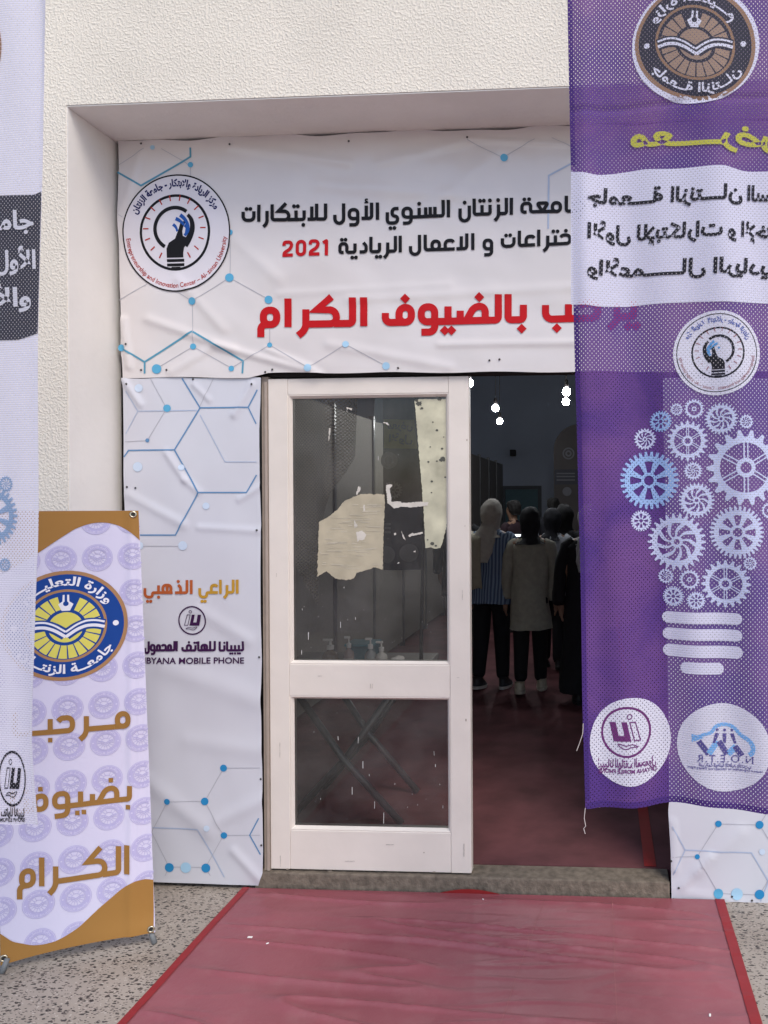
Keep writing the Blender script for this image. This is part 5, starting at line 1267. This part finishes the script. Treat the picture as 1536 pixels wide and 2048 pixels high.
def person(label, x, y, h, rz, top, top_len, legs, head, hcol, shoe=(.02, .02, .022), top_w=1., sole=None, arm=(0, 0), stripe=None, stride=0, tilt=0, drape=0):
    s = h / 1.7; t = thing('person', label, 'person', (x, y, HF), 'people standing in the hall'); t.rotation_euler = (tilt, 0, rz); sd_ = abs(label.__len__() * 7.13) % 50
    def rumple(bm, amp, fx=13, fz=4):
        bm.normal_update()
        for v in bm.verts: v.co += v.normal * amp * (n3(v.co.x * fx + sd_, v.co.y * fx, v.co.z * fz) + .5 * n3(v.co.x * fx * 2 + sd_, v.co.y * fx * 2, v.co.z * fz * 2.2)); t.scale = (s, s, s)
    J = [(0, 0, .93, .13, .10), (0, 0, 1.10, .115, .09), (0, .0, 1.26, .14, .10), (0, -.005, 1.39, .12, .085), (0, .0, 1.47, .052, .055), (0, .01, 1.53, .062, .07), (0, .018, 1.60, .072, .092), (0, .01, 1.66, .066, .082), (0, .0, 1.70, .035, .04), (0, .10, 1.585, .014, .016)]
    E_ = [(0, 1), (1, 2), (2, 3), (3, 4), (4, 5), (5, 6), (6, 7), (7, 8), (6, 9)]
    for g, af in ((-1, arm[0]), (1, arm[1])):
        i = len(J); ca = math.sin(af); cb_ = math.cos(af)
        el = (g * .235, .26 * ca * .4, 1.12); wr = (g * .24, .05 + .26 * ca, 1.12 - .25 * cb_); hd = (g * .24, .07 + .36 * ca, 1.12 - .33 * cb_)
        J += [(g * .165, 0, 1.375, .06, .06), (*el, .042), (*wr, .028), (*hd, .030, .018)]; E_ += [(3, i), (i, i + 1), (i + 1, i + 2), (i + 2, i + 3)]
        for q in range(4):
            d = Vector((0, .012 * (q - 1.5) * 1.4, 0)); b0 = len(J); base_ = Vector(hd)
            J += [(base_.x - g * .004, base_.y + d.y + .012 * ca, base_.z - .045 - .004 * (q in (1, 2)), .009), (base_.x - g * .016, base_.y + d.y + .02 * ca, base_.z - .075 - .008 * (q in (1, 2)), .0075)]; E_ += [(i + 3, b0), (b0, b0 + 1)]
        b0 = len(J); J += [(hd[0] - g * .012, hd[1] + .034, hd[2] - .012, .010), (hd[0] - g * .016, hd[1] + .046, hd[2] - .04, .008)]; E_ += [(i + 2, b0), (b0, b0 + 1)]
    for g in (-1, 1):
        i = len(J); d_ = g * stride; lz = max(0, -d_) * .35; J += [(g * .085, 0, .86, .095), (g * .09, .015 + d_ * .55, .50, .06), (g * .09, -.01 + d_, .10 + lz, .042), (g * .095, .08 + d_, .04 + lz * .4, .036, .03), (g * .095, .15 + d_, .035, .03, .022)]; E_ += [(0, i), (i, i + 1), (i + 1, i + 2), (i + 2, i + 3), (i + 3, i + 4)]
    skin('body', J, E_, M_skin, t)
    # trousers or skirt
    M_leg = mat('trouser cloth %s' % (legs,), legs, rough=.85, noise_amt=.1, bump=.004, bscale=12)
    skin('trousers', [(0, 0, .98, .15, .125), (0, 0, .90, .155, .13), (-.088, 0, .82, .10), (-.085, .01 - stride * .55, .5, .082), (-.09, -.005 - stride, .16 + max(0, stride) * .35, .066), (-.09, -.005 - stride, .08 + max(0, stride) * .35, .064), (.088, 0, .82, .10), (.085, .01 + stride * .55, .5, .082), (.09, -.005 + stride, .16, .066), (.09, -.005 + stride, .08, .064)], [(0, 1), (1, 2), (2, 3), (3, 4), (4, 5), (1, 6), (6, 7), (7, 8), (8, 9)], M_leg, t)
    M_top = mat('top cloth %s' % (top,), top, rough=.85, noise_amt=.12, bump=.005, bscale=10)
    if stripe:
        nd_ = M_top.node_tree; N, L = nd_.nodes, nd_.links; tc = N.new('ShaderNodeTexCoord'); wv_ = N.new('ShaderNodeTexWave'); wv_.bands_direction = 'X'; wv_.inputs['Scale'].default_value = 11; wv_.inputs['Distortion'].default_value = .6
        cr = N.new('ShaderNodeValToRGB'); cr.color_ramp.elements[0].color = (*top, 1); cr.color_ramp.elements[1].color = (*stripe, 1); cr.color_ramp.elements[0].position = .45; cr.color_ramp.elements[1].position = .6
        L.new(tc.outputs['Object'], wv_.inputs['Vector']); L.new(wv_.outputs['Fac'], cr.inputs[0]); L.new(cr.outputs[0], N['Principled BSDF'].inputs['Base Color'])
    bm = bmesh.new(); w_ = top_w
    loft(bm, [(1.475, 0, 0, .06, .065), (1.45, 0, -.005, .085, .08), (1.42, 0, -.01, .155 * w_, .10), (1.36, 0, -.005, .205 * w_, .125), (1.25, 0, 0, .205 * w_, .145), (1.08, 0, 0, .19 * w_, .145), (.95, 0, 0, .20 * w_, .16), (max(top_len, .80), 0, 0, .215 * w_, .17), (min(max(top_len, .02), .79), 0, 0, .225 * w_ + max(0, .6 - top_len) * .1, .18 + max(0, .6 - top_len) * .1)], fold=.035)
    for g, af in ((-1, arm[0]), (1, arm[1])):
        ca, cb_ = math.sin(af), math.cos(af); el = Vector((g * .255 * w_, .26 * ca * .4, 1.12)); wr = Vector((g * .262 * w_, .05 + .26 * ca, 1.12 - .245 * cb_))
        add_tube(bm, [(g * .13 * w_, 0, 1.40), (g * .195 * w_, 0, 1.36), (g * .235 * w_, .05 * ca, 1.25), el, el.lerp(wr, .5), wr], [.06, .072, .066, .06, .056, .054], 14)
    bmesh.ops.subdivide_edges(bm, edges=[e for e in bm.edges if e.calc_length() > .05], cuts=2, use_grid_fill=True)
    rumple(bm, .020); from_bm('top', bm, M_top, t, smooth=True)
    M_h = mat('head cover %s' % (hcol,), hcol, rough=.8, noise_amt=.12, bump=.004, bscale=18)
    bm = bmesh.new()
    if head == 'hijab':
        loft(bm, [(1.738, 0, -.012, .006, .008), (1.735, 0, -.012, .026, .032), (1.725, 0, -.012, .048, .058), (1.705, 0, -.013, .070, .084), (1.675, 0, -.015, .087, .104), (1.64, 0, -.018, .095, .113), (1.60, 0, -.02, .097, .114), (1.56, 0, -.02, .092, .106), (1.52, 0, -.018, .082, .09), (1.485, 0, -.016, .076, .082), (1.455, 0, -.016, .085, .088), (1.43, 0, -.016, .112, .104), (1.405, 0, -.018, .14, .118), (1.385, 0, -.02, .158, .126)], fold=.05, k=7)
        # the opening for the face
        bmesh.ops.delete(bm, geom=[f for f in bm.faces if f.calc_center_median().y > .055 and 1.53 < f.calc_center_median().z < 1.67 and abs(f.calc_center_median().x) < .06], context='FACES')
        if drape:
            loft(bm, [(1.52, -.01, -.085, .05, .03), (1.44, -.02, -.115, .09, .028), (1.36, -.03, -.14, .11, .024), (1.25, -.04, -.155, .10, .022), (1.16, -.05, -.155, .07, .018)], fold=.08, k=5)
        bmesh.ops.subdivide_edges(bm, edges=[e for e in bm.edges if e.calc_length() > .03], cuts=1, use_grid_fill=True)
        rumple(bm, .012, 16, 13); from_bm('headscarf', bm, M_h, t, smooth=True)
    else:
        loft(bm, [(1.742, 0, -.01, .008, .01), (1.738, 0, -.01, .03, .036), (1.726, 0, -.008, .056, .07), (1.71, 0, -.006, .072, .088), (1.69, 0, -.005, .082, .10), (1.64, 0, -.022, .086, .092), (1.59, 0, -.035, .080, .075), (1.545, 0, -.04, .066, .05)], fold=.05, k=11)
        bmesh.ops.subdivide_edges(bm, edges=bm.edges[:], cuts=1, use_grid_fill=True); rumple(bm, .016, 26, 20); from_bm('hair', bm, M_h, t, smooth=True)
    for g in (-1, 1):
        d_ = g * stride; lf = max(0, -d_) * .9
        def toe(ob):
            for v in ob.data.vertices:
                v.co.y += d_; v.co.z += lf * max(0, .15 + d_ - v.co.y) * 1.2
        bm = bmesh.new(); loft(bm, [(.115, g * .10, -.012, .045, .05), (.085, g * .10, .0, .046, .062), (.055, g * .10, .035, .048, .105), (.028, g * .10, .05, .050, .125)], n=16)
        toe(from_bm('shoe', bm, mat('shoe %s' % (shoe,), shoe, rough=.5), t, smooth=True))
        bm = bmesh.new(); loft(bm, [(.027, g * .10, .05, .052, .128), (.0, g * .10, .05, .050, .124)], n=16); toe(from_bm('shoe_sole', bm, mat('sole %s' % (sole or shoe,), sole or shoe, rough=.6), t))
    return t
def at(x, y): p = onZ(x, y, HF); return p.x, p.y
bkc = (.010, .010, .014)
x, y = at(982, 1378)
pa = person('woman in a cream headscarf and blue striped shirt with a pale jacket over her shoulder', x, y, 1.52, rad(-14), (.07, .105, .19), .84, (.008, .008, .012), 'hijab', (.46, .43, .39), shoe=(.03, .03, .035), sole=(.6, .58, .56), stripe=(.24, .31, .43), stride=.07, tilt=rad(-2), drape=1)
bm = bmesh.new()      # pale jacket hung over one shoulder
G = []
for j in range(15):
    row = []
    for i in range(9):
        t_ = j / 14; u = i / 8; zz = 1.44 - .52 * t_ + .015 * math.sin(u * 9); yy = -.155 - .03 * math.sin(t_ * 3) + .012 * math.sin(u * 14 + t_); xx = -.30 + .25 * u + .02 * t_
        if j == 0: yy = -.01
        if j == 1: yy = -.10
        row.append(bm.verts.new((xx, yy, zz)))
    G.append(row)
for j in range(14):
    for i in range(8): bm.faces.new((G[j][i], G[j][i + 1], G[j + 1][i + 1], G[j + 1][i]))
sh_o = from_bm('shoulder_jacket', bm, mat('pale jacket cloth', (.40, .37, .29), rough=.85, bump=.005, bscale=10), pa, smooth=True); md = sh_o.modifiers.new('t', 'SOLIDIFY'); md.thickness = .012
x, y = at(1062, 1386)
person('person in a long grey green coat, dark trousers and pale sneakers, seen from behind', x, y, 1.46, rad(4), (.37, .355, .295), .60, (.008, .008, .010), 'hijab', (.012, .012, .016), shoe=(.50, .46, .36), sole=(.55, .5, .42), top_w=.86, stride=.13, tilt=rad(-2))
person('person in a light grey jacket mostly hidden behind the long coat', at(1098, 1355)[0], 7.0, 1.44, rad(-8), (.33, .34, .38), .80, bkc, 'hijab', (.012, .012, .018), stride=-.08, tilt=rad(-4))
p = onY(1027, 1100, 9.0); person('dark haired person in dark maroon and black, turned sideways beside the cream headscarf', p.x, p.y, 1.50, rad(60), (.028, .012, .018), .85, bkc, 'hair', (.012, .01, .01), arm=(1.2, 1.2))
p = onY(1107, 1100, 10.2); person('short haired man in a dark suit in front of the far doorway', p.x, p.y, 1.53, rad(15), (.015, .015, .022), .80, bkc, 'hair', (.012, .011, .011))
p = onY(1131, 1100, 7.3); person('person with dark hair and black clothes between the dark suit and the purple flag', p.x, p.y, 1.47, rad(-30), bkc, .70, bkc, 'hijab', (.014, .013, .015))
p = onY(1178, 1100, 5.85); pg = person('person in a long black dress and pale hood, mostly behind the purple flag', p.x, p.y, 1.48, rad(10), (.008, .008, .011), .12, bkc, 'hijab', (.40, .40, .42), top_w=1.0, drape=1)
p = onY(920, 1100, 8.0); person('person in a black coat standing behind the door edge, one arm seen through the glass', p.x, p.y, 1.52, rad(10), (.012, .012, .015), .62, bkc, 'hijab', (.015, .014, .016), arm=(.25, 0))
ph = thing('phone', 'phone with a small bright screen held up in the dark crowd', 'phone', onY(1034, 1071, 8.4))
part('case', [(ph.location + Vector((-.055, 0, -.022)), ph.location + Vector((.055, .008, .022)))], M_dark, ph, bev=.003); part('screen', [(ph.location + Vector((-.045, -.003, -.012)), ph.location + Vector((.045, -.001, .012)))], mat('phone screen', (.9, .92, 1), emit=1.5, noise_amt=0), ph)
